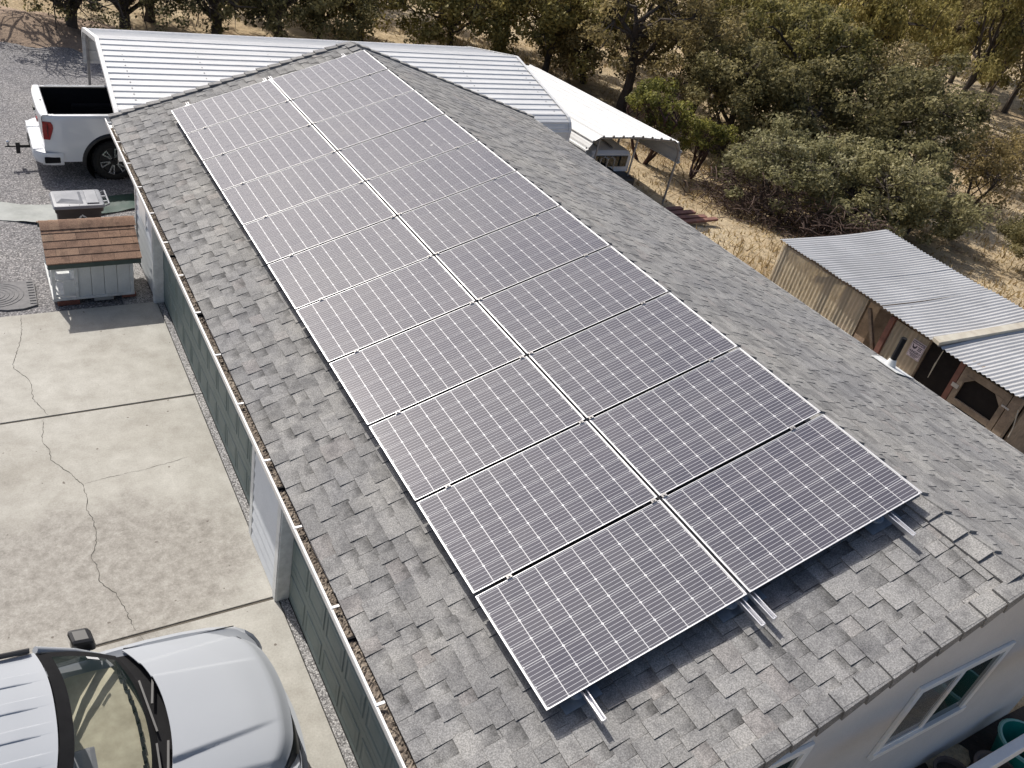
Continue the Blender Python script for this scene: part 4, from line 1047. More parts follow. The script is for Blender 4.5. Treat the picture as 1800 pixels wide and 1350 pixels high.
# porch rails on the open left end
for yy in (y0, y1):
    for z in (0.13, 0.40, 0.60):
        build('porch_rail', MB().box((x0 + 0.052, yy - 0.012, z), (xm - 0.002, yy + 0.012, z + 0.035)), 'old_white', dh)
    for k in range(3):
        xx = lerp(x0 + 0.12, xm - 0.07, k / 2)
        build('baluster', MB().box((xx - 0.012, yy - 0.009, 0.636), (xx + 0.012, yy + 0.009, dz(yy) - 0.03)), 'old_white', dh)
    build('porch_panel', MB().box((x0 + 0.16, yy - 0.008, 0.166), (xm - 0.003, yy + 0.006, 0.399)), 'dog_wall', dh)
for k in range(4):
    yy = lerp(y0 + 0.2, y1 - 0.2, k / 3)
    build('baluster', MB().box((x0 + 0.01, yy - 0.012, zf), (x0 + 0.034, yy + 0.012, 0.55)), 'old_white', dh)
build('porch_rail', MB().box((x0, y0 + 0.024, 0.551), (x0 + 0.045, y1 - 0.024, 0.585)), 'old_white', dh)
# roof: deck, fascia, individual shingles
xa, xb = -2.04, -0.635
rd = MB()
for sgn in (-1, 1):
    ye = ridge_y + sgn * 0.74
    q = [(xa + 0.01, ye, dz(ye) - 0.028), (xb - 0.01, ye, dz(ye) - 0.028), (xb - 0.01, ridge_y, ridge_z - 0.028), (xa + 0.01, ridge_y, ridge_z - 0.028)]
    q2 = [(p[0], p[1], p[2] + 0.024) for p in q]
    if sgn > 0: q, q2 = [q[1], q[0], q[3], q[2]], [q2[1], q2[0], q2[3], q2[2]]
    rd.hexa(q + q2)
drf = build('roof', rd, 'dark_green', dh)
for sgn in (-1, 1):
    ye = ridge_y + sgn * 0.745
    build('fascia', MB().box((xa + 0.012, ye - 0.012, dz(ye) - 0.09), (xb - 0.012, ye + 0.012, dz(ye) - 0.012)), 'dark_green', dh)
rr = random.Random(4)
SL = math.hypot(0.74, 0.74 * RS)
for sgn in (-1, 1):
    for c_ in range(5):
        ua, ub = c_ * SL * 0.178, c_ * SL * 0.178 + SL * 0.215
        xx = xa - 0.005 - (0.0 if c_ % 2 == 0 else 0.17)
        while xx < xb:
            a, b_ = max(xx, xa - 0.005), min(xx + 0.335, xb + 0.005)
            if b_ - a > 0.02:
                def P(x, u, h):
                    y = ridge_y + sgn * (0.755 - u * 0.755 / SL); return (x, y, dz(ridge_y + 0.755) + u / SL * 0.755 * RS + h)
                lo_, hi_ = 0.016, 0.005
                q = [P(a + .002, ua, -0.003), P(b_ - .002, ua, -0.003), P(b_ - .002, ub, -0.003), P(a + .002, ub, -0.003), P(a + .002, ua, lo_), P(b_ - .002, ua, lo_), P(b_ - .002, ub, hi_), P(a + .002, ub, hi_)]
                if sgn > 0: q = [q[1], q[0], q[3], q[2], q[5], q[4], q[7], q[6]]
                build('shingle', MB().hexa(q, min(1, max(0, rr.gauss(0.45, 0.2)))), 'brown_shingle', drf)
            xx += 0.335
for k in range(10):
    a, b_ = lerp(xa - 0.006, xb + 0.006, k / 10), lerp(xa - 0.006, xb + 0.006, (k + 1) / 10) + 0.02
    mb = MB(); tn = min(1, max(0, rr.gauss(0.55, 0.22)))
    rows = [[(x, ridge_y + t * 0.165, ridge_z + 0.022 + (0.007 if x == a else 0.0) - (abs(t) ** 1.3) * 0.165 * RS * 1.05) for t in (-1, -0.6, -0.25, 0, 0.25, 0.6, 1)] for x in (a, b_)]
    mb.grid(rows); mb.t = [tn] * len(mb.t)
    build('ridge_cap', mb, 'brown_shingle', drf, thick=0.008)
for (a, b_, c_, lab, m_, nm) in (((-1.93, 10.56, -0.03), (-1.60, 10.68, 0.052), 0, 'red brick propping the porch corner of the doghouse', 'brick', 'brick'),
                             ((-1.38, 10.56, 0.002), (-1.08, 10.70, 0.052), 0, 'grey concrete block under the middle of the doghouse', 'block', 'concrete_block'),
                             ((-0.95, 10.58, 0.002), (-0.72, 10.69, 0.05), 0, 'red brick under the garage-side corner of the doghouse', 'brick', 'brick'),
                             ((-1.35, 11.6, -0.03), (-1.05, 11.75, 0.052), 0, 'concrete block under the rear of the doghouse', 'block', 'concrete_block')):
    tag(build(nm, MB().box(a, b_), m_, bevel=0.006), lab, 'brick' if m_ == 'brick' else 'block', 'supports under the doghouse')

# ------------------------------------------------------------------ wheelie bin
wb = thing('wheelie_bin', 'dark brown wheeled bin with a flat grey lid behind the doghouse', 'bin', (-1.32, 12.58, -0.09))
def ring_(w, l, z, r_=0.05, n_=4):
    pts = []
    for cx, cy, a0 in ((w, l, 0), (-w, l, 90), (-w, -l, 180), (w, -l, 270)):
        for k in range(n_ + 1):
            a = math.radians(a0 + 90 * k / n_)
            pts.append((cx - math.copysign(r_, cx) + r_ * math.cos(a), cy - math.copysign(r_, cy) + r_ * math.sin(a), z))
    return pts
mb = MB(); mb.grid([ring_(0.29, 0.22, 0.06), ring_(0.36, 0.29, 0.86), ring_(0.39, 0.325, 0.87), ring_(0.395, 0.33, 0.94)], close=True)
mb.face(list(reversed(ring_(0.29, 0.22, 0.06)))); mb.face(ring_(0.39, 0.325, 0.938))
build('bin_body', mb, 'bin', wb, local=True, smooth=35)
mb = MB(); mb.grid([ring_(0.415, 0.335, 0.943), ring_(0.42, 0.34, 0.96), ring_(0.40, 0.325, 0.995), ring_(0.385, 0.31, 1.0)], close=True); mb.face(ring_(0.385, 0.31, 1.0))
ld = build('lid', mb, 'bin_lid', wb, local=True, smooth=30)
build('lid_hump', MB().hexa([(-0.36, -0.19, 1.0), (0.08, -0.26, 1.0), (0.08, 0.26, 1.0), (-0.36, 0.19, 1.0), (-0.26, -0.11, 1.05), (0.02, -0.17, 1.035), (0.02, 0.17, 1.035), (-0.26, 0.11, 1.05)]), 'bin_lid', ld, local=True, bevel=0.012)
build('lid_hump', MB().box((0.13, -0.27, 1.0), (0.33, 0.27, 1.022)), 'bin_lid', ld, local=True, bevel=0.01)
for k in (-0.16, 0.0):
    build('lid_rib', MB().box((k, -0.30, 1.0), (k + 0.008, 0.30, 1.008)), 'bin_lid', ld, local=True)
build('handle_bar', MB().tube([(0.42, -0.28, 0.96), (0.49, -0.28, 0.985), (0.49, 0.28, 0.985), (0.42, 0.28, 0.96)], 0.016, 8), 'bin_lid', wb, local=True)
for yy in (-0.10, 0.10): build('handle_bracket', MB().box((0.39, yy - 0.02, 0.93), (0.50, yy + 0.02, 0.968)), 'bin_lid', wb, local=True)
for s in (-1, 1):
    build('wheel', MB().lathe([(0.02, 0), (0.11, 0), (0.125, 0.012), (0.125, 0.045), (0.11, 0.057), (0.02, 0.057)], 'y', (0.27, s * 0.255 - 0.028, 0.125), 20), 'rubber', wb, local=True, smooth=40)
# white diamond emblem of bent arrows on the near side
em = MB(); cx, cz = 0.04, 0.74
def ey(z): return -(lerp(0.22, 0.29, (z - 0.06) / 0.80)) - 0.004
for a in range(4):
    th = math.radians(90 * a); c_, s_ = math.cos(th), math.sin(th)
    for poly in ([(0.0, 0.075), (0.03, 0.045), (0.012, 0.027), (-0.018, 0.057)], [(0.034, 0.05), (0.06, 0.022), (0.028, 0.012), (0.012, 0.028)]):
        em.face([(cx + x * c_ - z * s_, ey(cz + x * s_ + z * c_), cz + x * s_ + z * c_) for x, z in poly])
build('emblem', em, 'sticker', wb, local=True, thick=0.002)

# ------------------------------------------------------------------ tarp, half-round mat
def tarp(poly_rows, name, label, material, seed):
    r_ = random.Random(seed); rows = []
    for row in poly_rows:
        (ax, ay), (bx, by) = row; rows.append([(lerp(ax, bx, t), lerp(ay, by, t), g(0, lerp(ay, by, t)) + 0.078 + 0.012 * math.sin(7 * t * (bx - ax) + ay * 5) + 0.010 * math.sin(13 * ay + 5 * t) + r_.uniform(0, 0.012)) for t in np.linspace(0, 1, 26)])
    o = build(name, MB().grid(rows), material, smooth=70, thick=0.006); return tag(o, label, 'tarp', 'tarps on the gravel')
tarp([((-3.6, lerp(14.35, 15.1, t)), (lerp(-1.55, -1.35, t), lerp(13.55, 14.4, t))) for t in np.linspace(0, 1, 12)], 'tarp', 'grey-green tarp spread on the gravel left of the bin', 'tarp', 1)
tarp([((lerp(-1.1, -1.0, t), lerp(13.9, 14.6, t)), (0.35, lerp(14.2, 15.05, t))) for t in np.linspace(0, 1, 10)], 'tarp', 'dark green tarp on shaded gravel between bin and garage corner', 'dark_tarp', 2)
mb = MB()
mb.tube([(-2.62 + 0.05 * math.cos(a) - 0.18 * k / 18, 14.95 + 0.05 * math.sin(a * 1.3), 0.0 + 0.03 * math.sin(a * 2)) for k, a in enumerate(np.linspace(0, 5, 19))], [0.05 + 0.02 * math.sin(k) for k in range(19)], 8)
tag(build('tarp_bundle', mb, 'matt_black', smooth=60), 'crumpled black plastic at the far edge of the grey tarp', 'plastic sheet')
mt = thing('door_mat', 'half-round black rubber mat on gravel left of the doghouse', 'mat', (-2.72, 11.02, -0.03))
pts = [(0.52, 0.42), (0.50, -0.38)] + [(0.42 * math.cos(a) - 0.02, -0.38 - 0.03 * math.sin(-a)) for a in ()] + [(0.30, -0.46), (0.05, -0.46), (-0.22, -0.36), (-0.42, -0.16), (-0.52, 0.12), (-0.55, 0.42)]
MT['mat_rubber'] = mat('grey_rubber_mat', (0.205, 0.20, 0.20), (0.155, 0.152, 0.153), 9, rough=0.9)
build('mat_sheet', MB().prism([(x, y, 0.0) for x, y in pts], (0, 0, 0.025)), 'mat_rubber', mt, local=True, bevel=0.006)
for k in range(1, 7):
    rr_ = k * 0.062
    build('mat_ridge', MB().tube([(-0.08 + rr_ * 1.1 * math.cos(a), 0.02 + rr_ * math.sin(a), 0.024) for a in np.linspace(0, 2 * math.pi, 25)], 0.009, 5, cap=False), 'mat_rubber', mt, local=True)
for k in range(9):
    build('mat_ridge', MB().box((0.40, -0.34 + k * 0.085, 0.025), (0.49, -0.31 + k * 0.085, 0.036)), 'mat_rubber', mt, local=True)
# ------------------------------------------------------------------ large white carport behind the garage
cp = thing('carport', 'long white ribbed steel carport behind the garage, pickup nosed under it', 'carport', (4.705, 16.525, -0.2), -0.035)
half = [(-2.985, 1.08), (-2.985, 1.60), (-2.965, 1.73), (-2.91, 1.84), (-2.80, 1.92), (-2.67, 1.967), (0.0, 2.50)]
path = [Vector((y, z)) for y, z in half] + [Vector((-y, z)) for y, z in reversed(half[:-1])]
def resample(path, step):
    out = []; carry = 0.0
    for a, b_ in zip(path[:-1], path[1:]):
        L = (b_ - a).length; d = carry
        while d < L: out.append(a + (b_ - a) * (d / L)); d += step
        carry = d - L
    out.append(path[-1]); return out
def ribbed(path, pitch, height, step=0.012):
    pts = resample(path, step); res = []
    for i, p in enumerate(pts):
        d = (pts[min(i + 1, len(pts) - 1)] - pts[max(i - 1, 0)]).normalized(); n = Vector((-d.y, d.x))
        s = (i * step) % pitch
        t = abs(s - pitch / 2)
        h = height * (1 - smoothstep(0.018, 0.036, t))
        h += 0.0035 * (1 - smoothstep(0.006, 0.014, abs(abs(s - pitch / 2) - pitch * 0.33)))
        res.append(p + n * h)
    return res
rp = ribbed(path, 0.229, 0.022)
XL = 5.03; zs = 0.2
per = 57
sheets = [rp[i:i + per + 1] for i in range(0, len(rp) - 1, per)]
rj = random.Random(8)
for k, sh in enumerate(sheets):
    lift = 0.0015 * (k % 2)
    mb = MB(); mb.grid([[(x, p.x, p.y + zs + lift) for p in sh] for x in (-XL, -XL * 0.5, 0, XL * 0.5, XL)])
    build('roof_sheet', mb, 'carport', cp, local=True, smooth=35, thick=0.0)
# screws in rows on the near slope
sc = MB()
for x in (-4.6, -3.1, -1.55, 0.0, 1.55, 3.1, 4.75):
    for k in range(12):
        t = k / 12 + 0.03; y = lerp(-2.62, -0.05, t); z = lerp(1.977, 2.49, t) + zs + 0.008
        sc.lathe([(0.016, 0.0), (0.013, 0.006), (0.001, 0.008)], 'z', (x, y, z), 6)
build('screws', sc, 'galv', cp, local=True)
# end trims and bows
for x, s in ((-XL, -1), (XL, 1)):
    tr = MB()
    inner = [Vector((p.x * 1.0, p.y - 0.03)) for p in path]; outer = [Vector((p.x * 1.004, p.y + 0.032)) for p in path]
    rows = [[(x + s * 0.012, a.x, a.y + zs - 0.03), (x + s * 0.014, b_.x, b_.y + zs), (x - s * 0.06, b_.x, b_.y + zs)] for a, b_ in zip(inner, outer)]
    tr.grid(rows); build('end_trim', tr, 'carport', cp, local=True, thick=0.004)
for x in (-4.94, -2.5, 0.0, 2.5, 4.94):
    bow = MB(); q = [(x, p.x * 0.985, p.y + zs - 0.055) for p in path[1:-1]]
    for a, b_ in zip(q[:-1], q[1:]): bow.bar(a, b_, 0.055, 0.055, up=(1, 0, 0))
    build('bow', bow, 'galv', cp, local=True)
    for s in (-1, 1):
        if s < 0 and x < -4: continue      # the front corner stands on the next bow
        build('leg', MB().box((x - 0.03, s * 2.94 - 0.03, 0.0), (x + 0.03, s * 2.94 + 0.03, 1.60 + zs)), 'galv', cp, local=True)
        build('base_rail', MB().box((x - 0.15, s * 2.94 - 0.05, 0.0), (x + 0.15, s * 2.94 + 0.05, 0.03)), 'galv', cp, local=True)

# ------------------------------------------------------------------ small carport on the right
c2 = thing('carport', 'small white carport with bent tube legs on dry grass at right', 'carport', (11.7, 16.8, g(11.7, 16.8)))
A0, A1 = Vector((10.63, 13.40, 1.50)), Vector((12.73, 13.08, 1.50))
ac = (A1 - A0).normalized(); LN = Vector((0.47, 7.42, -0.45))
W2 = (A1 - A0).length
hp = [(-0.31, -0.78), (-0.31, -0.45), (-0.26, -0.27), (-0.15, -0.10), (0.0, 0.0), (W2 / 2, 0.045), (W2, 0.0), (W2 + 0.15, -0.10), (W2 + 0.26, -0.27), (W2 + 0.31, -0.45), (W2 + 0.31, -0.62)]
rp2 = ribbed([Vector(p) for p in hp], 0.275, 0.042)
def C2(s, z, t): return A0 + ac * s + LN * t + Vector((0, 0, z))
for k, (ta, tb) in enumerate(((0.0, 0.5), (0.496, 1.0))):
    mb = MB(); mb.grid([[C2(p.x, p.y + 0.004 * k, t) for p in rp2] for t in np.linspace(ta, tb, 4)])
    build('roof_sheet', mb, 'carport', c2, smooth=35, thick=0.004)
for t in (0.012, 0.35, 0.68, 0.985):
    bow = MB(); q = [C2(s, z - 0.045, t) for s, z in hp[1:-1]]
    bow.tube(q, 0.028, 8); build('bow', bow, 'galv', c2, smooth=60)
    for s in (-0.29, W2 + 0.29):
        p = C2(s, -0.46, t); build('leg', MB().tube([(p.x, p.y, g(p.x, p.y) - 0.05), p], 0.029, 8), 'galv', c2, smooth=60)
for s in (0.03, W2 * 0.52):
    p = C2(s, 0.0 if s > 0.5 else -0.03, 0.012); build('leg', MB().tube([(p.x, p.y, g(p.x, p.y) - 0.05), p], 0.024, 8), 'galv', c2, smooth=60)
# small white utility vehicle parked below it
ut = thing('utility_vehicle', 'boxy white utility vehicle with dark window under the small carport', 'vehicle', (11.35, 14.9, g(11.4, 14.9)), -0.06)
zb = g(11.4, 14.9)
rows = []
def usec(y, w, z0, z1): return [(-w, y, z0), (-w, y, z1 - 0.10), (-w + 0.05, y, z1 - 0.02), (-w + 0.16, y, z1), (w - 0.16, y, z1), (w - 0.05, y, z1 - 0.02), (w, y, z1 - 0.10), (w, y, z0)]
mb = MB(); mb.grid([usec(-1.28, 0.60, 0.72, 1.10), usec(-1.30, 0.62, 0.72, 1.20), usec(-1.22, 0.62, 0.72, 1.26), usec(1.0, 0.62, 0.72, 1.27), usec(1.1, 0.6, 0.72, 1.2)])
mb.face(usec(-1.28, 0.60, 0.72, 1.10)); mb.face(list(reversed(usec(1.1, 0.6, 0.72, 1.2))))
build('cab_shell', mb, 'white_car', ut, local=True, smooth=35)
build('window', MB().box((-0.50, -1.315, 0.86), (0.52, -1.29, 1.15)), 'dark_glass', ut, local=True, bevel=0.03)
build('wiper', MB().bar((0.1, -1.325, 0.88), (-0.25, -1.325, 1.05), 0.015), 'black', ut, local=True)
build('side_window', MB().box((0.615, -0.9, 0.88), (0.628, 0.7, 1.14)).box((-0.628, -0.9, 0.88), (-0.615, 0.7, 1.14)), 'dark_glass', ut, local=True)
build('lower_body', MB().box((-0.66, -1.75, 0.28), (0.60, 1.4, 0.715)), 'jeep_dark', ut, local=True, bevel=0.05)
build('cargo', MB().hexa([(-0.62, -1.74, 0.70), (0.1, -1.74, 0.70), (0.1, -1.33, 0.72), (-0.62, -1.33, 0.72), (-0.5, -1.7, 0.92), (0.0, -1.65, 0.86), (0.0, -1.36, 0.88), (-0.5, -1.36, 0.95)]), 'matt_black', ut, local=True, bevel=0.04)
for xx in (-0.33, -0.12):
    build('roll_bar', MB().tube([(xx - 0.12, -1.5, 0.8), (xx - 0.1, -1.5, 1.14), (xx, -1.5, 1.2), (xx + 0.1, -1.5, 1.14), (xx + 0.12, -1.5, 0.8)], 0.016, 7), 'galv', ut, local=True)
build('roof_rack', MB().bar((0.12, -1.1, 1.285), (0.25, 0.9, 1.30), 0.03).bar((-0.3, -1.1, 1.285), (-0.2, 0.9, 1.30), 0.03), 'galv', ut, local=True)
for s in (-1, 1):
    for yy in (-1.15, 1.0):
        build('wheel', MB().lathe([(0.02, 0), (0.16, 0), (0.28, 0.01), (0.30, 0.04), (0.30, 0.16), (0.28, 0.19), (0.02, 0.19)], 'y', (s * 0.56, yy - 0.1, 0.3), 22), 'rubber', ut, local=True)
# loose planks
for k, (x, y, L, w, a, lab) in enumerate(((12.75, 12.62, 1.0, 0.16, 0.04, 'reddish plank lying nearest the carport leg'), (12.85, 12.36, 1.15, 0.17, 0.0, 'reddish plank, second from the carport leg'),
                                    (13.0, 12.12, 1.2, 0.15, -0.05, 'reddish plank, third from the carport leg'), (13.15, 11.88, 1.3, 0.14, 0.02, 'reddish plank lying farthest from the carport leg'))):
    mb = MB(); c_, s_ = math.cos(a), math.sin(a); z = g(12.6, 12.2) + 0.03 + 0.015 * (k % 2)
    q = [(-L / 2, -w / 2), (L / 2, -w / 2), (L / 2, w / 2), (-L / 2, w / 2)]
    q = [(x + p * c_ - r_ * s_, y + p * s_ + r_ * c_) for p, r_ in q]
    mb.hexa([(p[0], p[1], z) for p in q] + [(p[0], p[1], z + 0.06) for p in q])
    tag(build('plank', mb, 'red_timber', bevel=0.004), lab, 'plank', 'planks on the dry grass')

# ------------------------------------------------------------------ chicken coop
co = thing('chicken_coop', 'lean-to chicken coop with corrugated metal roof right of the garage', 'coop', (11.5, 4.6, -0.15))
def corr(xa, xb, ya, yb, zf_, pitch=0.0765, amp=0.011, nx=9, name='roof_sheet', material='tin', seed=1):
    r_ = random.Random(seed); ph = [r_.uniform(0, 6) for _ in range(4)]
    n_ = int((yb - ya) / pitch * 6); mb = MB(); rows = []
    for i in range(nx):
        t = i / (nx - 1); row = []
        for j in range(n_ + 1):
            y = lerp(ya, yb, j / n_); x = lerp(xa(y), xb(y), t)
            w = 0.010 * math.sin(3.2 * t + ph[0] + 1.3 * y) + 0.006 * math.sin(7 * t + ph[1] + 2.2 * y)
            row.append((x, y, zf_(x, y) + amp * math.sin(2 * math.pi * y / pitch) + w))
        rows.append(row)
    mb.grid(rows); return build(name, mb, material, co, smooth=60)
xl = lambda y: lerp(9.89, 10.055, (y - 3.67) / 3.44)
xr_ = lambda y: xl(y) + 3.08
zt1 = lambda x, y: lerp(2.0, 1.95, (x - 10) / 3.1) - 0.03 * math.sin(math.pi * max(0, min(1, (x - 10) / 3.1)))
bands = [(3.66, 4.72), (4.70, 5.53), (5.51, 6.33), (6.31, 7.11)]
for k, (a, b_) in enumerate(bands):
    corr(xl, xr_, a, b_, lambda x, y, k=k: zt1(x, y) + 0.006 * (k % 2), seed=k)
xl2 = lambda y: 9.93
for k, (a, b_) in enumerate(((0.6, 1.42), (1.40, 2.22), (2.20, 2.90), (2.88, 3.60))):
    if b_ > 2.3: corr(xl2, lambda y: 13.4, max(a, 2.22), b_, lambda x, y: 1.955 - 0.03 * (x - 10) / 3.1, seed=10 + k)
build('ridge_board', MB().hexa([(9.86, 3.55, 1.985), (13.4, 3.52, 1.92), (13.4, 3.66, 1.92), (9.90, 3.70, 1.985), (9.86, 3.55, 2.045), (13.4, 3.52, 1.985), (13.4, 3.66, 1.99), (9.90, 3.70, 2.05)]), 'pale_timber', co, bevel=0.004)
build('purlin', MB().box((10.16, 2.3, 1.86), (10.24, 7.0, 1.935)), 'timber', co)
XC = 10.12
GC = -0.16
def sheet(ya, yb, z0, z1, name='wall_sheet'):
    n_ = int((yb - ya) / 0.0765 * 6); mb = MB()
    mb.grid([[(XC + 0.006 * math.sin(2 * math.pi * lerp(ya, yb, j / n_) / 0.0765), lerp(ya, yb, j / n_), z) for j in range(n_ + 1)] for z in (z0, (z0 + z1) / 2, z1)])
    return build(name, mb, 'plastic_sheet', co, smooth=60)
sheet(5.04, 6.1, GC, 1.90); sheet(6.09, 7.06, GC, 1.92); sheet(3.81, 4.46, GC, 1.86)
# far end wall sheets
mb = MB(); n_ = 200
mb.grid([[(lerp(10.15, 12.9, j / n_), 7.02 + 0.010 * math.sin(2 * math.pi * j / n_ * 36), z) for j in range(n_ + 1)] for z in (-0.3, 1.9)])
build('wall_sheet', mb, 'plastic_sheet', co, smooth=60)
def post(y0, y1, material, x0=XC + 0.012, x1=XC + 0.10, z1=1.88, name='post'): return build(name, MB().box((x0, y0, GC - 0.1), (x1, y1, z1)), material, co, bevel=0.004)
post(6.93, 7.01, 'timber'); post(6.02, 6.12, 'timber', XC + 0.3, XC + 0.42); post(5.62, 5.72, 'timber', XC + 0.3, XC + 0.4); post(5.06, 5.14, 'timber')
post(4.47, 4.56, 'red_timber', XC - 0.03, XC + 0.06); post(3.79, 3.86, 'timber'); post(3.15, 3.235, 'red_timber', XC - 0.03, XC + 0.06)
post(2.20, 2.345, 'timber', XC - 0.04, XC + 0.06); post(12.8 - 10.6, 2.3, 'timber', 12.8, 12.9)
build('beam', MB().bar((XC + 0.16, 6.25, 1.60), (XC + 0.9, 5.6, 1.78), 0.09, 0.09), 'timber', co)
build('brace', MB().bar((XC + 0.06, 5.0, 1.75), (XC + 0.08, 4.58, 1.05), 0.06, 0.05), 'timber', co)
build('nest_box', MB().box((XC + 0.35, 4.6, 0.2), (XC + 0.9, 5.0, 1.72)), 'timber', co, bevel=0.01)
build('back_wall', MB().box((12.9, 2.25, -0.5), (12.95, 7.05, 1.86)), 'timber', co)
build('divider', MB().box((XC + 0.15, 3.80, -0.2), (12.85, 3.83, 1.85)), 'red_timber', co)
build('divider', MB().box((XC + 0.1, 2.16, -0.2), (12.85, 2.19, 1.85)), 'timber', co)
build('dirt_floor', MB().box((XC + 0.1, 2.25, GC - 0.15), (12.9, 7.0, GC + 0.005)), 'berm', co)
# screened door
dr = MB(); y0, y1, z0, z1, w = 2.36, 3.14, -0.05, 1.845, 0.085
x0_, x1_ = XC - 0.03, XC + 0.01
dr.box((x0_, y0, z0), (x1_, y0 + w, z1)); dr.box((x0_, y1 - w, z0), (x1_, y1, z1)); dr.box((x0_, y0 + w, z1 - 0.12), (x1_, y1 - w, z1)); dr.box((x0_, y0 + w, 1.20), (x1_, y1 - w, 1.30)); dr.box((x0_, y0 + w, z0), (x1_, y1 - w, z0 + 0.12))
do = build('coop_door', dr, 'timber', co, bevel=0.004)
for ys, zs_, sy, sz in ((y0 + w, z1 - 0.12, 1, -1), (y1 - w, z1 - 0.12, -1, -1)):
    build('corner_gusset', MB().prism([(x0_ - 0.004, ys, zs_), (x0_ - 0.004, ys + sy * 0.13, zs_), (x0_ - 0.004, ys, zs_ + sz * 0.13)], (0.03, 0, 0)), 'timber', do)
build('mesh_screen', MB().box((XC + 0.012, y0 + w, 1.30), (XC + 0.016, y1 - w, z1 - 0.12)).box((XC + 0.012, y0 + w, z0 + 0.12), (XC + 0.016, y1 - w, 1.20)), 'screen', do)
build('latch', MB().box((x0_ - 0.014, 2.30, 1.62), (x0_ - 0.002, 2.42, 1.65)), 'alu', do)
build('hinge', MB().box((x0_ - 0.008, 3.08, 1.45), (x0_ - 0.001, 3.19, 1.52)), 'alu', do)
build('mesh_screen', MB().box((XC + 0.03, 3.24, -0.1), (XC + 0.034, 3.78, 1.86)), 'screen', co)
tag(build('rope', MB().tube([(XC - 0.03, 3.55, 1.86), (XC - 0.04, 3.552, 1.66), (XC - 0.035, 3.556, 1.60), (XC - 0.035, 3.552, 1.34)], [0.008, 0.008, 0.013, 0.006], 6), 'pale_timber'), 'pale cord hanging against the dark coop opening', 'rope')
tag(build('rope', MB().tube([(XC - 0.05, 2.19, 1.72), (XC - 0.05, 2.12, 1.45), (XC - 0.06, 2.10, 1.28)], 0.008, 6), 'pale_timber'), 'thin cord on the near corner post of the coop', 'rope')
# warning sign on the corrugated wall
sg = thing('warning_sign', 'small white warning sign with a rooster and the word ANGRY on the coop wall', 'sign', (XC - 0.022, 3.93, 1.46))
SW, SH = 0.235, 0.305
build('plate', MB().box((-0.004, -SW / 2, 0), (0, SW / 2, SH)), 'sign_white', sg, local=True, bevel=0.002)
def flat(poly, name, material='sign_ink', d=0.0015):   # poly in (right, up) on the sign; right of the sign runs to -y
    return build(name, MB().prism([(-0.0042, -px, pz) for px, pz in poly], (-d, 0, 0)), material, sg, local=True)
def rectp(a, b_, c_, d_): return [(a, c_), (b_, c_), (b_, d_), (a, d_)]
e = 0.008
for q in (rectp(-SW / 2 + e, SW / 2 - e, e, e + .004), rectp(-SW / 2 + e, SW / 2 - e, SH - e - .004, SH - e), rectp(-SW / 2 + e, -SW / 2 + e + .004, e + .005, SH - e - .005), rectp(SW / 2 - e - .004, SW / 2 - e, e + .005, SH - e - .005)): flat(q, 'border')
flat(rectp(-SW / 2 + 0.014, SW / 2 - 0.014, SH - 0.062, SH - 0.016), 'header_bar')
def text(body, size, px, pz, material, d=0.0012, sx=1.0):
    cu = bpy.data.curves.new('text', 'FONT'); cu.body = body; cu.size = size; cu.align_x = 'CENTER'; cu.extrude = d; cu.offset = size * 0.02
    to = bpy.data.objects.new('lettering', cu); COL.objects.link(to)
    bpy.context.view_layer.update()
    me = bpy.data.meshes.new_from_object(to.evaluated_get(bpy.context.evaluated_depsgraph_get()))
    bpy.data.objects.remove(to); bpy.data.curves.remove(cu)
    o = bpy.data.objects.new('lettering', me); COL.objects.link(o); me.materials.clear(); me.materials.append(MT[material])
    o.parent = sg; o.location = (-0.0062, -px, pz)
    o.rotation_euler = Matrix(((0, 0, -1), (-1, 0, 0), (0, 1, 0))).to_euler(); o.scale = (sx, 1, 1)
text('WARNING', 0.042, 0, SH - 0.053, 'sign_white', sx=0.98)
text('ANGRY', 0.060, 0.0, 0.088, 'sign_ink', sx=0.98)
for k, (a, b_) in enumerate(((0.012, 0.09), (0.018, 0.082), (0.012, 0.085))): flat(rectp(a, b_, 0.208 - k * 0.026, 0.222 - k * 0.026), 'print_line')
for k, (a, b_) in enumerate(((-0.09, 0.09), (-0.07, 0.07), (-0.05, 0.05))): flat(rectp(a, b_, 0.064 - k * 0.02, 0.074 - k * 0.02), 'print_line')
flat([(-0.092, 0.222), (-0.084, 0.232), (-0.074, 0.226), (-0.072, 0.205), (-0.055, 0.19), (-0.035, 0.195), (-0.022, 0.222), (-0.008, 0.226), (-0.004, 0.205), (-0.018, 0.172), (-0.04, 0.155), (-0.062, 0.158), (-0.08, 0.175), (-0.086, 0.205)], 'rooster')

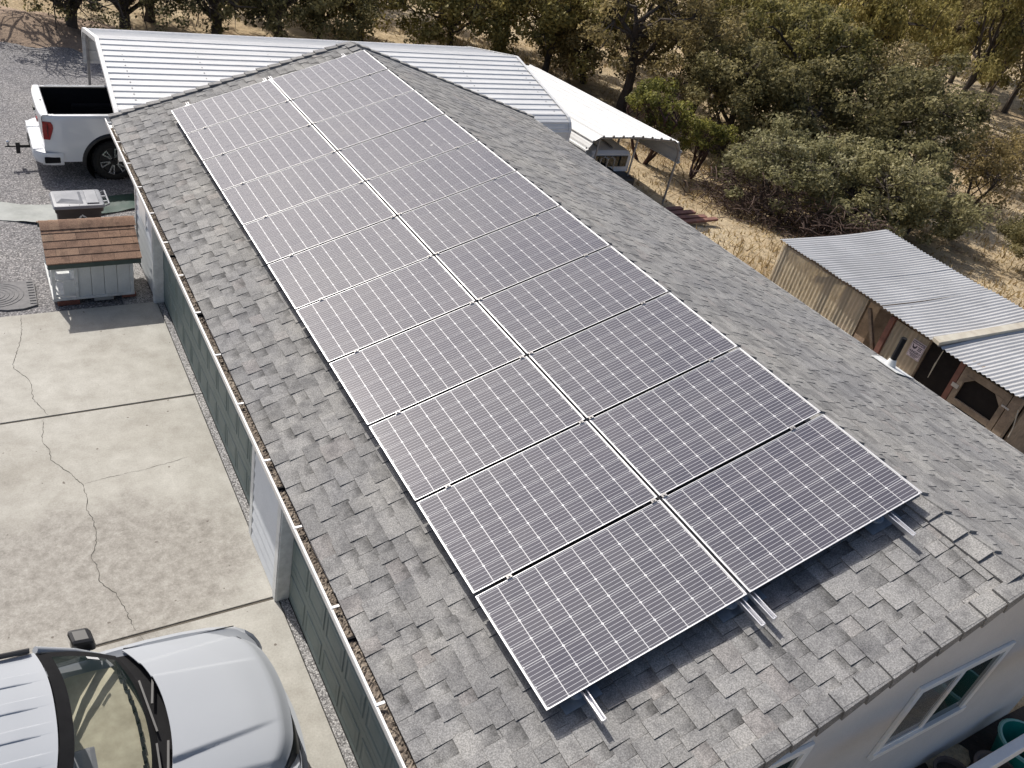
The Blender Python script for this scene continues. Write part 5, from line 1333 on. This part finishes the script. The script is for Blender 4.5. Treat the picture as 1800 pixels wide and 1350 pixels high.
# ------------------------------------------------------------------ clutter along the near gable
rl = thing('white_rail', 'white painted timber rail on posts in front of the near gable', 'rail', (5.6, -1.235, -0.1))
build('rail', MB().box((2.7, -1.27, 1.70), (8.4, -1.225, 1.885)), 'white_paint', rl, bevel=0.005)
build('rail_cap', MB().box((2.7, -1.285, 1.887), (8.4, -1.20, 1.925)), 'white_paint', rl, bevel=0.006)
for x in (2.75, 8.3): build('post', MB().box((x, -1.224, -0.1), (x + 0.09, -1.14, 1.885)), 'white_paint', rl, bevel=0.005)
def pot(name, lab, cat, x, y, r0, r1, h_, material, rim=None, fill='soil'):
    t = thing(name, lab, cat, (x, y, -0.1))
    build('shell', MB().lathe([(0.001, 0), (r0, 0), (r1, h_), (r1 + 0.02, h_ + 0.005), (r1 + 0.02, h_ + 0.02), (r1 - 0.012, h_ + 0.02), (r0 * 0.98, 0.06)], 'z', (0, 0, 0), 28), material, t, local=True, smooth=40)
    if rim: build('rim', MB().lathe([(r1 + 0.022, h_ - 0.005), (r1 + 0.026, h_ + 0.012), (r1 + 0.008, h_ + 0.026), (r1 - 0.013, h_ + 0.021)], 'z', (0, 0, 0), 28), rim, t, local=True, smooth=60)
    if fill: build('fill', MB().lathe([(r1 - 0.015, h_ * 0.8), (r1 * 0.5, h_ * 0.86), (0.001, h_ * 0.84)], 'z', (0, 0, 0), 20), fill, t, local=True)
    return t
pot('plastic_tub', 'round green plastic tub behind the white rail', 'tub', 6.42, -0.98, 0.20, 0.27, 0.38, 'tub', 'tub_rim', None)
pot('plastic_tub', 'teal plastic tub below the white rail at the frame edge', 'tub', 5.42, -1.45, 0.20, 0.26, 0.34, 'teal', None, 'soil')
pot('flower_pot', 'dark old pot between the green tub and the rail', 'pot', 5.86, -1.03, 0.15, 0.21, 0.28, 'terracotta')
pot('flower_pot', 'low dark planter against the gable wall base', 'pot', 5.45, -0.86, 0.17, 0.20, 0.18, 'terracotta')
mb = MB(); mb.grid([[(x, y, -0.085 + 0.03 * math.sin(3 * x) * math.sin(7 * y)) for x in np.linspace(-0.6, 7.6, 40)] for y in np.linspace(-1.3, -0.585, 8)])
tag(build('planting_bed', mb, 'soil', smooth=80), kind='structure')
# ------------------------------------------------------------------ trees
def tree_parts(seed, H, R_, cz, rz, trunk_r, n_leaf, leaf, clumps, n_limb=7, low=0.25, sparse=0.0, lean=0.0, sub=4, spread=0.42, multi=1):
    """returns (wood MB, leaf arrays). Crown: ellipsoid centre height cz, radii R_, rz"""
    r = random.Random(seed); rn = np.random.default_rng(seed); w = MB(); tips = []
    for m_ in range(multi):
        a0 = r.uniform(0, 6.28); ox = 0.0 if multi == 1 else 0.25 * R_ * 0.35 * math.cos(a0); oy = 0.0 if multi == 1 else 0.25 * R_ * 0.35 * math.sin(a0)
        th = cz * r.uniform(0.75, 1.0); pts = []; x, y = ox, oy
        dx, dy = (lean + (r.uniform(-.12, .12) if multi == 1 else 0.5 * math.cos(a0))), (r.uniform(-.12, .12) if multi == 1 else 0.5 * math.sin(a0))
        for k in range(7):
            t = k / 6; pts.append((x, y, -0.15 + t * (th + 0.15)))
            x += dx * th / 6 + r.uniform(-1, 1) * 0.035 * th; y += dy * th / 6 + r.uniform(-1, 1) * 0.035 * th
        w.tube(pts, [trunk_r * lerp(1.25 if k == 0 else 1.0, 0.55, k / 6) for k in range(7)], 7)
        for i in range(n_limb):
            t = r.uniform(low, 1.0) if i > 1 else 1.0
            k = t * 6; b0 = Vector(pts[int(k)]) if k >= 6 else Vector(pts[int(k)]).lerp(Vector(pts[int(k) + 1]), k % 1)
            a = 2.4 * i + r.uniform(-0.5, 0.5); el = r.uniform(-0.25, 0.9)
            tgt = Vector((R_ * 0.85 * math.cos(a) * math.cos(el), R_ * 0.85 * math.sin(a) * math.cos(el), cz + rz * 0.85 * math.sin(el)))
            q = [b0]; n_ = 6
            for s in range(1, n_ + 1):
                f = s / n_; p = b0.lerp(tgt, f) + Vector((r.uniform(-1, 1), r.uniform(-1, 1), r.uniform(-0.6, 0.9))) * 0.07 * R_; p.z += 0.10 * R_ * math.sin(math.pi * f); q.append(p)
            lr = trunk_r * r.uniform(0.32, 0.5)
            w.tube(q, [lr * lerp(1, 0.25, s / n_) for s in range(n_ + 1)], 5, cap=False)
            tips.append(q[-1])
            for s in range(sub):
                k2 = r.randint(2, n_); b1 = q[k2]; d = Vector((r.gauss(0, 1), r.gauss(0, 1), r.gauss(0.15, 0.8))).normalized() * R_ * r.uniform(0.25, 0.5)
                m1 = b1 + d * 0.5 + Vector((r.uniform(-1, 1), r.uniform(-1, 1), r.uniform(-1, 1))) * 0.06 * R_
                w.tube([b1, m1, b1 + d], [lr * 0.4, lr * 0.28, lr * 0.10], 4, cap=False); tips += [b1 + d, m1]
                for s2 in range(2):
                    d2 = Vector((r.gauss(0, 1), r.gauss(0, 1), r.gauss(0, 0.8))).normalized() * R_ * r.uniform(0.12, 0.28)
                    w.tube([m1, m1 + d2 * 0.5 + Vector((0, 0, -0.02 * R_)), m1 + d2], [lr * 0.2, lr * 0.13, lr * 0.06], 3, cap=False); tips.append(m1 + d2)
    # clump centres: ends of twigs, plus shell of the crown
    cen = []
    tips = [t for t in tips if t.z > 0.25]
    for i in range(clumps):
        if i % 2 == 0 and tips:
            t = tips[r.randrange(len(tips))]; cen.append((t.x, t.y, t.z))
        else:
            a = r.uniform(0, 6.283); u = r.uniform(-0.75, 1); rad = r.uniform(0.6, 1.0) ** 0.5
            c_ = math.sqrt(max(0, 1 - u * u)); lump = 1 + 0.22 * math.sin(3 * a + seed) + 0.12 * math.sin(5 * a + 2 * seed)
            cen.append((R_ * rad * c_ * math.cos(a) * lump, R_ * rad * c_ * math.sin(a) * lump, cz + rz * rad * u))
    cen = np.array(cen)
    csz = rn.uniform(0.6, 1.25, len(cen)) * spread; ctone = rn.normal(0.0, 0.16, len(cen))
    idx = rn.integers(0, len(cen), n_leaf)
    dirs = rn.normal(size=(n_leaf, 3)); dirs /= np.linalg.norm(dirs, axis=1)[:, None]
    rad = rn.uniform(0.15, 1, n_leaf) ** 0.5 * csz[idx]
    pos = cen[idx] + dirs * rad[:, None] * np.array([1, 1, 0.75])
    pos[:, 2] = np.maximum(pos[:, 2], 0.08)
    nrm = dirs * 0.9 + rn.normal(size=(n_leaf, 3)) * 0.7 + np.array([0, 0, 0.5]); nrm /= np.linalg.norm(nrm, axis=1)[:, None]
    t1 = np.cross(nrm, rn.normal(size=(n_leaf, 3))); t1 /= np.linalg.norm(t1, axis=1)[:, None]; t2 = np.cross(nrm, t1)
    sz = leaf * rn.uniform(0.55, 1.35, n_leaf)
    A = t1 * (sz * 0.62)[:, None]; B = t2 * (sz * 0.36)[:, None]; up = nrm * (sz * 0.12)[:, None]
    V = np.stack([pos - A, pos - B * 1.0 + up, pos + A, pos + B * 1.0 + up], 1).reshape(-1, 3)
    F = np.arange(n_leaf * 4).reshape(-1, 4)
    tn = np.clip(0.5 + ctone[idx] + rn.normal(0, 0.2, n_leaf), 0, 1)
    return w, (V, F, tn)

PROTO = {}
def proto_tree(kind, leafm, bark='bark', **k):
    w, (V, F, tn) = tree_parts(**k)
    wm = w.mesh(kind + '_wood'); wm.materials.append(MT[bark])
    PROTO[kind] = (wm, np_mesh(kind + '_leaves', V, F, tn, leafm))
proto_tree('dark_oak', 'leaf_dark', seed=3, H=5, R_=2.3, cz=2.3, rz=1.9, trunk_r=0.17, n_leaf=16150, leaf=0.102, clumps=120, spread=0.46)
proto_tree('dark_oak_b', 'leaf_dark', seed=14, H=5, R_=2.5, cz=2.2, rz=1.7, trunk_r=0.17, n_leaf=16150, leaf=0.102, clumps=110, spread=0.50)
proto_tree('olive_oak', 'leaf_olive', seed=5, H=6, R_=2.4, cz=3.2, rz=2.3, trunk_r=0.16, n_leaf=12920, leaf=0.107, clumps=95, spread=0.46, n_limb=9)
proto_tree('olive_oak_b', 'leaf_olive', seed=25, H=6, R_=2.2, cz=2.9, rz=2.2, trunk_r=0.15, n_leaf=11560, leaf=0.107, clumps=80, spread=0.46, n_limb=9, lean=0.15)
proto_tree('brown_oak', 'leaf_brown', seed=8, H=6, R_=2.6, cz=3.0, rz=2.6, trunk_r=0.19, n_leaf=13260, leaf=0.102, clumps=100, spread=0.48, n_limb=10)
proto_tree('brown_oak_b', 'leaf_brown', seed=31, H=6, R_=2.2, cz=2.6, rz=2.1, trunk_r=0.15, n_leaf=7820, leaf=0.098, clumps=80, spread=0.44, n_limb=10, lean=-0.2)
proto_tree('bare_oak', 'leaf_dark', seed=12, H=7, R_=2.6, cz=1.7, rz=1.5, trunk_r=0.20, n_leaf=5440, leaf=0.082, clumps=80, spread=0.33, n_limb=24, low=0.4, sub=9)
proto_tree('sage_bush', 'leaf_sage', seed=17, H=2.6, R_=2.0, cz=1.15, rz=1.25, trunk_r=0.07, n_leaf=16150, leaf=0.086, clumps=110, spread=0.36, n_limb=8, low=0.1, multi=3)
proto_tree('lime_shrub', 'leaf_lime', 'red_bark', seed=19, H=2.6, R_=1.0, cz=1.75, rz=0.85, trunk_r=0.06, n_leaf=4420, leaf=0.082, clumps=40, spread=0.27, n_limb=7, low=0.3, multi=4)
proto_tree('thin_shrub', 'leaf_brown', seed=23, H=2.5, R_=1.6, cz=1.2, rz=1.1, trunk_r=0.05, n_leaf=4080, leaf=0.082, clumps=60, spread=0.34, n_limb=8, low=0.1, multi=3)

proto_tree('scrub_dark', 'leaf_dark', seed=41, H=4, R_=2.2, cz=1.7, rz=1.6, trunk_r=0.13, n_leaf=14500, leaf=0.10, clumps=120, spread=0.42, n_limb=9, low=0.2)
proto_tree('scrub_olive', 'leaf_olive', seed=43, H=4, R_=2.1, cz=1.7, rz=1.7, trunk_r=0.13, n_leaf=11500, leaf=0.10, clumps=100, spread=0.42, n_limb=10, low=0.2, lean=0.1)
proto_tree('scrub_brown', 'leaf_brown', seed=47, H=4, R_=2.2, cz=1.8, rz=1.7, trunk_r=0.13, n_leaf=10500, leaf=0.10, clumps=100, spread=0.42, n_limb=11, low=0.2, lean=-0.1)

def plant(kind, name, x, y, s, rot, label, cat='tree', sz=None, group='oaks around the yard', dz=0.0):
    wm, lm = PROTO[kind]
    t = thing(name, label, cat, (x, y, g(x, y) - 0.03 + dz), rot, group)
    t.scale = (s, s, (sz or s))
    for nm, me in (('trunk' if cat == 'tree' else 'stems', wm), ('crown' if cat == 'tree' else 'foliage', lm)):
        o = bpy.data.objects.new(nm, me); COL.objects.link(o); o.parent = t
    return t
T = 'oak_tree'
# left, behind the gravel
plant('bare_oak', T, 0.35, 26.6, 1.0, 0.4, 'bare dark oak leftmost behind the gravel yard')
plant('bare_oak', T, 1.85, 26.9, 1.0, 2.1, 'bare twisted oak, second from left behind the gravel yard')
plant('bare_oak', T, 2.9, 28.2, 0.95, 3.6, 'bare oak, third from left behind the carport')
plant('bare_oak', T, 4.8, 26.7, 1.0, 5.2, 'dark branchy oak left of the dense green oaks behind the carport')
# beside the small carport and the dense cluster on the right
plant('brown_oak', T, 18.0, 21.3, 1.05, 0.0, 'tall brown-green oak with dark trunk beside the small carport')
plant('brown_oak_b', T, 20.4, 20.6, 1.0, 1.7, 'thin brown oak right of the tall brown-green oak')
plant('dark_oak', T, 19.2, 17.4, 0.92, 2.0, 'dark dense oak left of the big clump at right')
plant('dark_oak_b', T, 21.4, 15.8, 1.0, 0.9, 'dark dense oak in the middle of the big clump at right')
plant('dark_oak', T, 23.8, 14.6, 1.0, 4.4, 'dark dense oak at the right of the big clump')
plant('olive_oak_b', T, 22.6, 18.6, 1.05, 0.4, 'olive oak rising behind the big dark clump')
plant('brown_oak_b', T, 25.4, 17.6, 1.05, 1.4, 'brown oak behind the right of the big dark clump')
B = 'bush'
plant('sage_bush', B, 17.2, 13.1, 0.95, 0.0, 'pale sage bush left of the coop roof peak', 'bush', group='pale bushes behind the coop')
plant('sage_bush', B, 18.8, 11.7, 1.0, 1.9, 'pale sage bush behind the middle of the coop roof', 'bush', group='pale bushes behind the coop')
plant('sage_bush', B, 20.7, 11.2, 0.9, 3.9, 'pale sage bush at the right end of the row behind the coop', 'bush', group='pale bushes behind the coop')
plant('lime_shrub', B, 15.0, 16.4, 0.95, 0.5, 'bright yellow-green manzanita beside the small carport leg', 'bush', group='manzanitas by the small carport')
plant('lime_shrub', B, 16.0, 15.3, 0.72, 2.6, 'small yellow-green manzanita with red stems right of the small carport', 'bush', group='manzanitas by the small carport')
plant('thin_shrub', B, 27.4, 13.2, 1.1, 0.3, 'thin brown shrub on the open grass at right', 'bush', group='thin shrubs on the grass')
plant('thin_shrub', B, 31.0, 14.6, 1.0, 2.3, 'sparse brown shrub farther up the grass at right', 'bush', group='thin shrubs on the grass')
plant('dark_oak_b', B, 22.9, 8.3, 0.50, 1.0, 'small green oak shrub at the right frame edge above the coop', 'bush', group='thin shrubs on the grass')
# rows of oaks behind, each told apart by its row and its place in it, left to right
rows_ = {
 'front row behind the big carport': [('scrub_dark', 6.7, 26.0), ('scrub_dark', 8.4, 27.0), ('scrub_olive', 10.2, 27.6), ('scrub_olive', 13.4, 26.4), ('olive_oak', 15.0, 25.6), ('scrub_olive', 16.6, 24.6), ('scrub_brown', 18.4, 24.4)],
 'second row behind the carports': [('scrub_dark', 8.2, 31.0), ('scrub_brown', 14.4, 29.6), ('scrub_olive', 17.0, 28.4), ('olive_oak_b', 19.4, 27.0), ('scrub_olive', 23.8, 22.6), ('scrub_dark', 26.2, 21.2)],
 'third row at the top of the frame': [('scrub_olive', 13.5, 35.0), ('scrub_olive', 23.4, 29.0), ('scrub_olive', 29.2, 25.0), ('scrub_olive', 31.6, 22.6), ('olive_oak_b', 38.0, 21.6), ('brown_oak_b', 41.0, 22.0), ('scrub_olive', 44.5, 22.6)],
 'far row near the top right corner': [('scrub_brown', 31.5, 29.5), ('scrub_olive', 35.0, 26.0), ('scrub_brown', 42.0, 26.5), ('scrub_dark', 46.0, 27.0), ('scrub_olive', 51.0, 27.5), ('scrub_brown', 57.0, 28.0), ('scrub_olive', 49.0, 33.0), ('scrub_dark', 62.0, 33.0)],
}
TONE = {'scrub_dark': 'dark', 'scrub_olive': 'olive', 'scrub_brown': 'brownish', 'olive_oak': 'olive', 'olive_oak_b': 'olive', 'brown_oak_b': 'brownish'}
MI = M.inverted()
def screen_x(x, y):
    d = MI @ Vector((x, y, g(x, y) + 1.5)); return d.x / -d.z
q_ = 0
for rowname, lst in rows_.items():
    lst = sorted(lst, key=lambda t_: screen_x(t_[1], t_[2]))
    for k, (kd, x, y) in enumerate(lst):
        q_ += 1
        sc_ = 1.05 + 0.13 * math.sin(q_ * 2.3)
        plant(kd, T, x, y, sc_, q_ * 1.7, '%s oak, %s from left in the %s' % (TONE[kd], (ORD + ['twelfth'])[k], rowname), sz=sc_ * (1.0 if 'front' in rowname else 1.45 if 'second' in rowname else 1.7))

# brush pile: tangled dead twigs
r = random.Random(77); bp2 = MB()
for i in range(1500):
    t = r.random(); cx, cy = lerp(15.2, 17.4, t) + r.gauss(0, 0.45), lerp(13.6, 9.6, t) + r.gauss(0, 0.45)
    hmax = 1.0 * math.exp(-((cx - lerp(15.2, 17.4, t)) ** 2 + (cy - lerp(13.6, 9.6, t)) ** 2) / 0.7)
    z = g(cx, cy) + r.uniform(0.02, 0.15 + hmax)
    d = Vector((r.gauss(0, 1), r.gauss(0, 1), r.gauss(0, 0.45))).normalized() * r.uniform(0.2, 0.65)
    p = Vector((cx, cy, z)); bp2.tube([p - d * 0.5, p + Vector((0, 0, 0.05)), p + d * 0.5], [0.013, 0.011, 0.005], 3, cap=False)
tag(build('brush_pile', bp2, 'twig'), 'dark tangled brush pile along the foot of the pale bushes', 'brush', kind='stuff')

# dry grass blades on the open ground
N = 60000
gx = RNG.uniform(8.4, 34, N); gy = RNG.uniform(4.5, 30, N)
keep = ~((gx > 9.9) & (gx < 13.4) & (gy < 7.1)) & ~((gx < 10.6) & (gy > 12.4) & (gy < 20)) & (gx > 8.2)
dens = 0.5 + 0.5 * np.sin(gx * 0.9 + 1.7 * np.sin(gy * 0.45)) * np.sin(gy * 0.8 + gx * 0.3)
near = np.exp(-((gx - 13) ** 2 + (gy - 10) ** 2) / 120)
keep &= RNG.random(N) < np.clip(dens * 0.8 + 0.15, 0, 1) * (0.35 + 0.65 * near)
gx, gy = gx[keep], gy[keep]; n = len(gx)
gz = np.array([g(a, b_) for a, b_ in zip(gx, gy)])
ang = RNG.uniform(0, 6.283, n); hh = RNG.uniform(0.08, 0.26, n) * (0.6 + 0.8 * dens[keep]); ww = RNG.uniform(0.012, 0.03, n)
dx, dy = np.cos(ang), np.sin(ang); lx, ly = RNG.normal(0, 0.10, n), RNG.normal(0, 0.10, n)
V = np.stack([np.stack([gx - dx * ww, gy - dy * ww, gz - 0.02], 1), np.stack([gx + dx * ww, gy + dy * ww, gz - 0.02], 1), np.stack([gx + lx, gy + ly, gz + hh], 1)], 1).reshape(-1, 3)
me = np_mesh('dry_grass', V, np.arange(n * 3).reshape(-1, 3), RNG.uniform(0, 1, n), 'straw')
o = bpy.data.objects.new('dry_grass', me); COL.objects.link(o); tag(o, 'golden dry grass on the open ground around the trees', 'grass', kind='stuff')
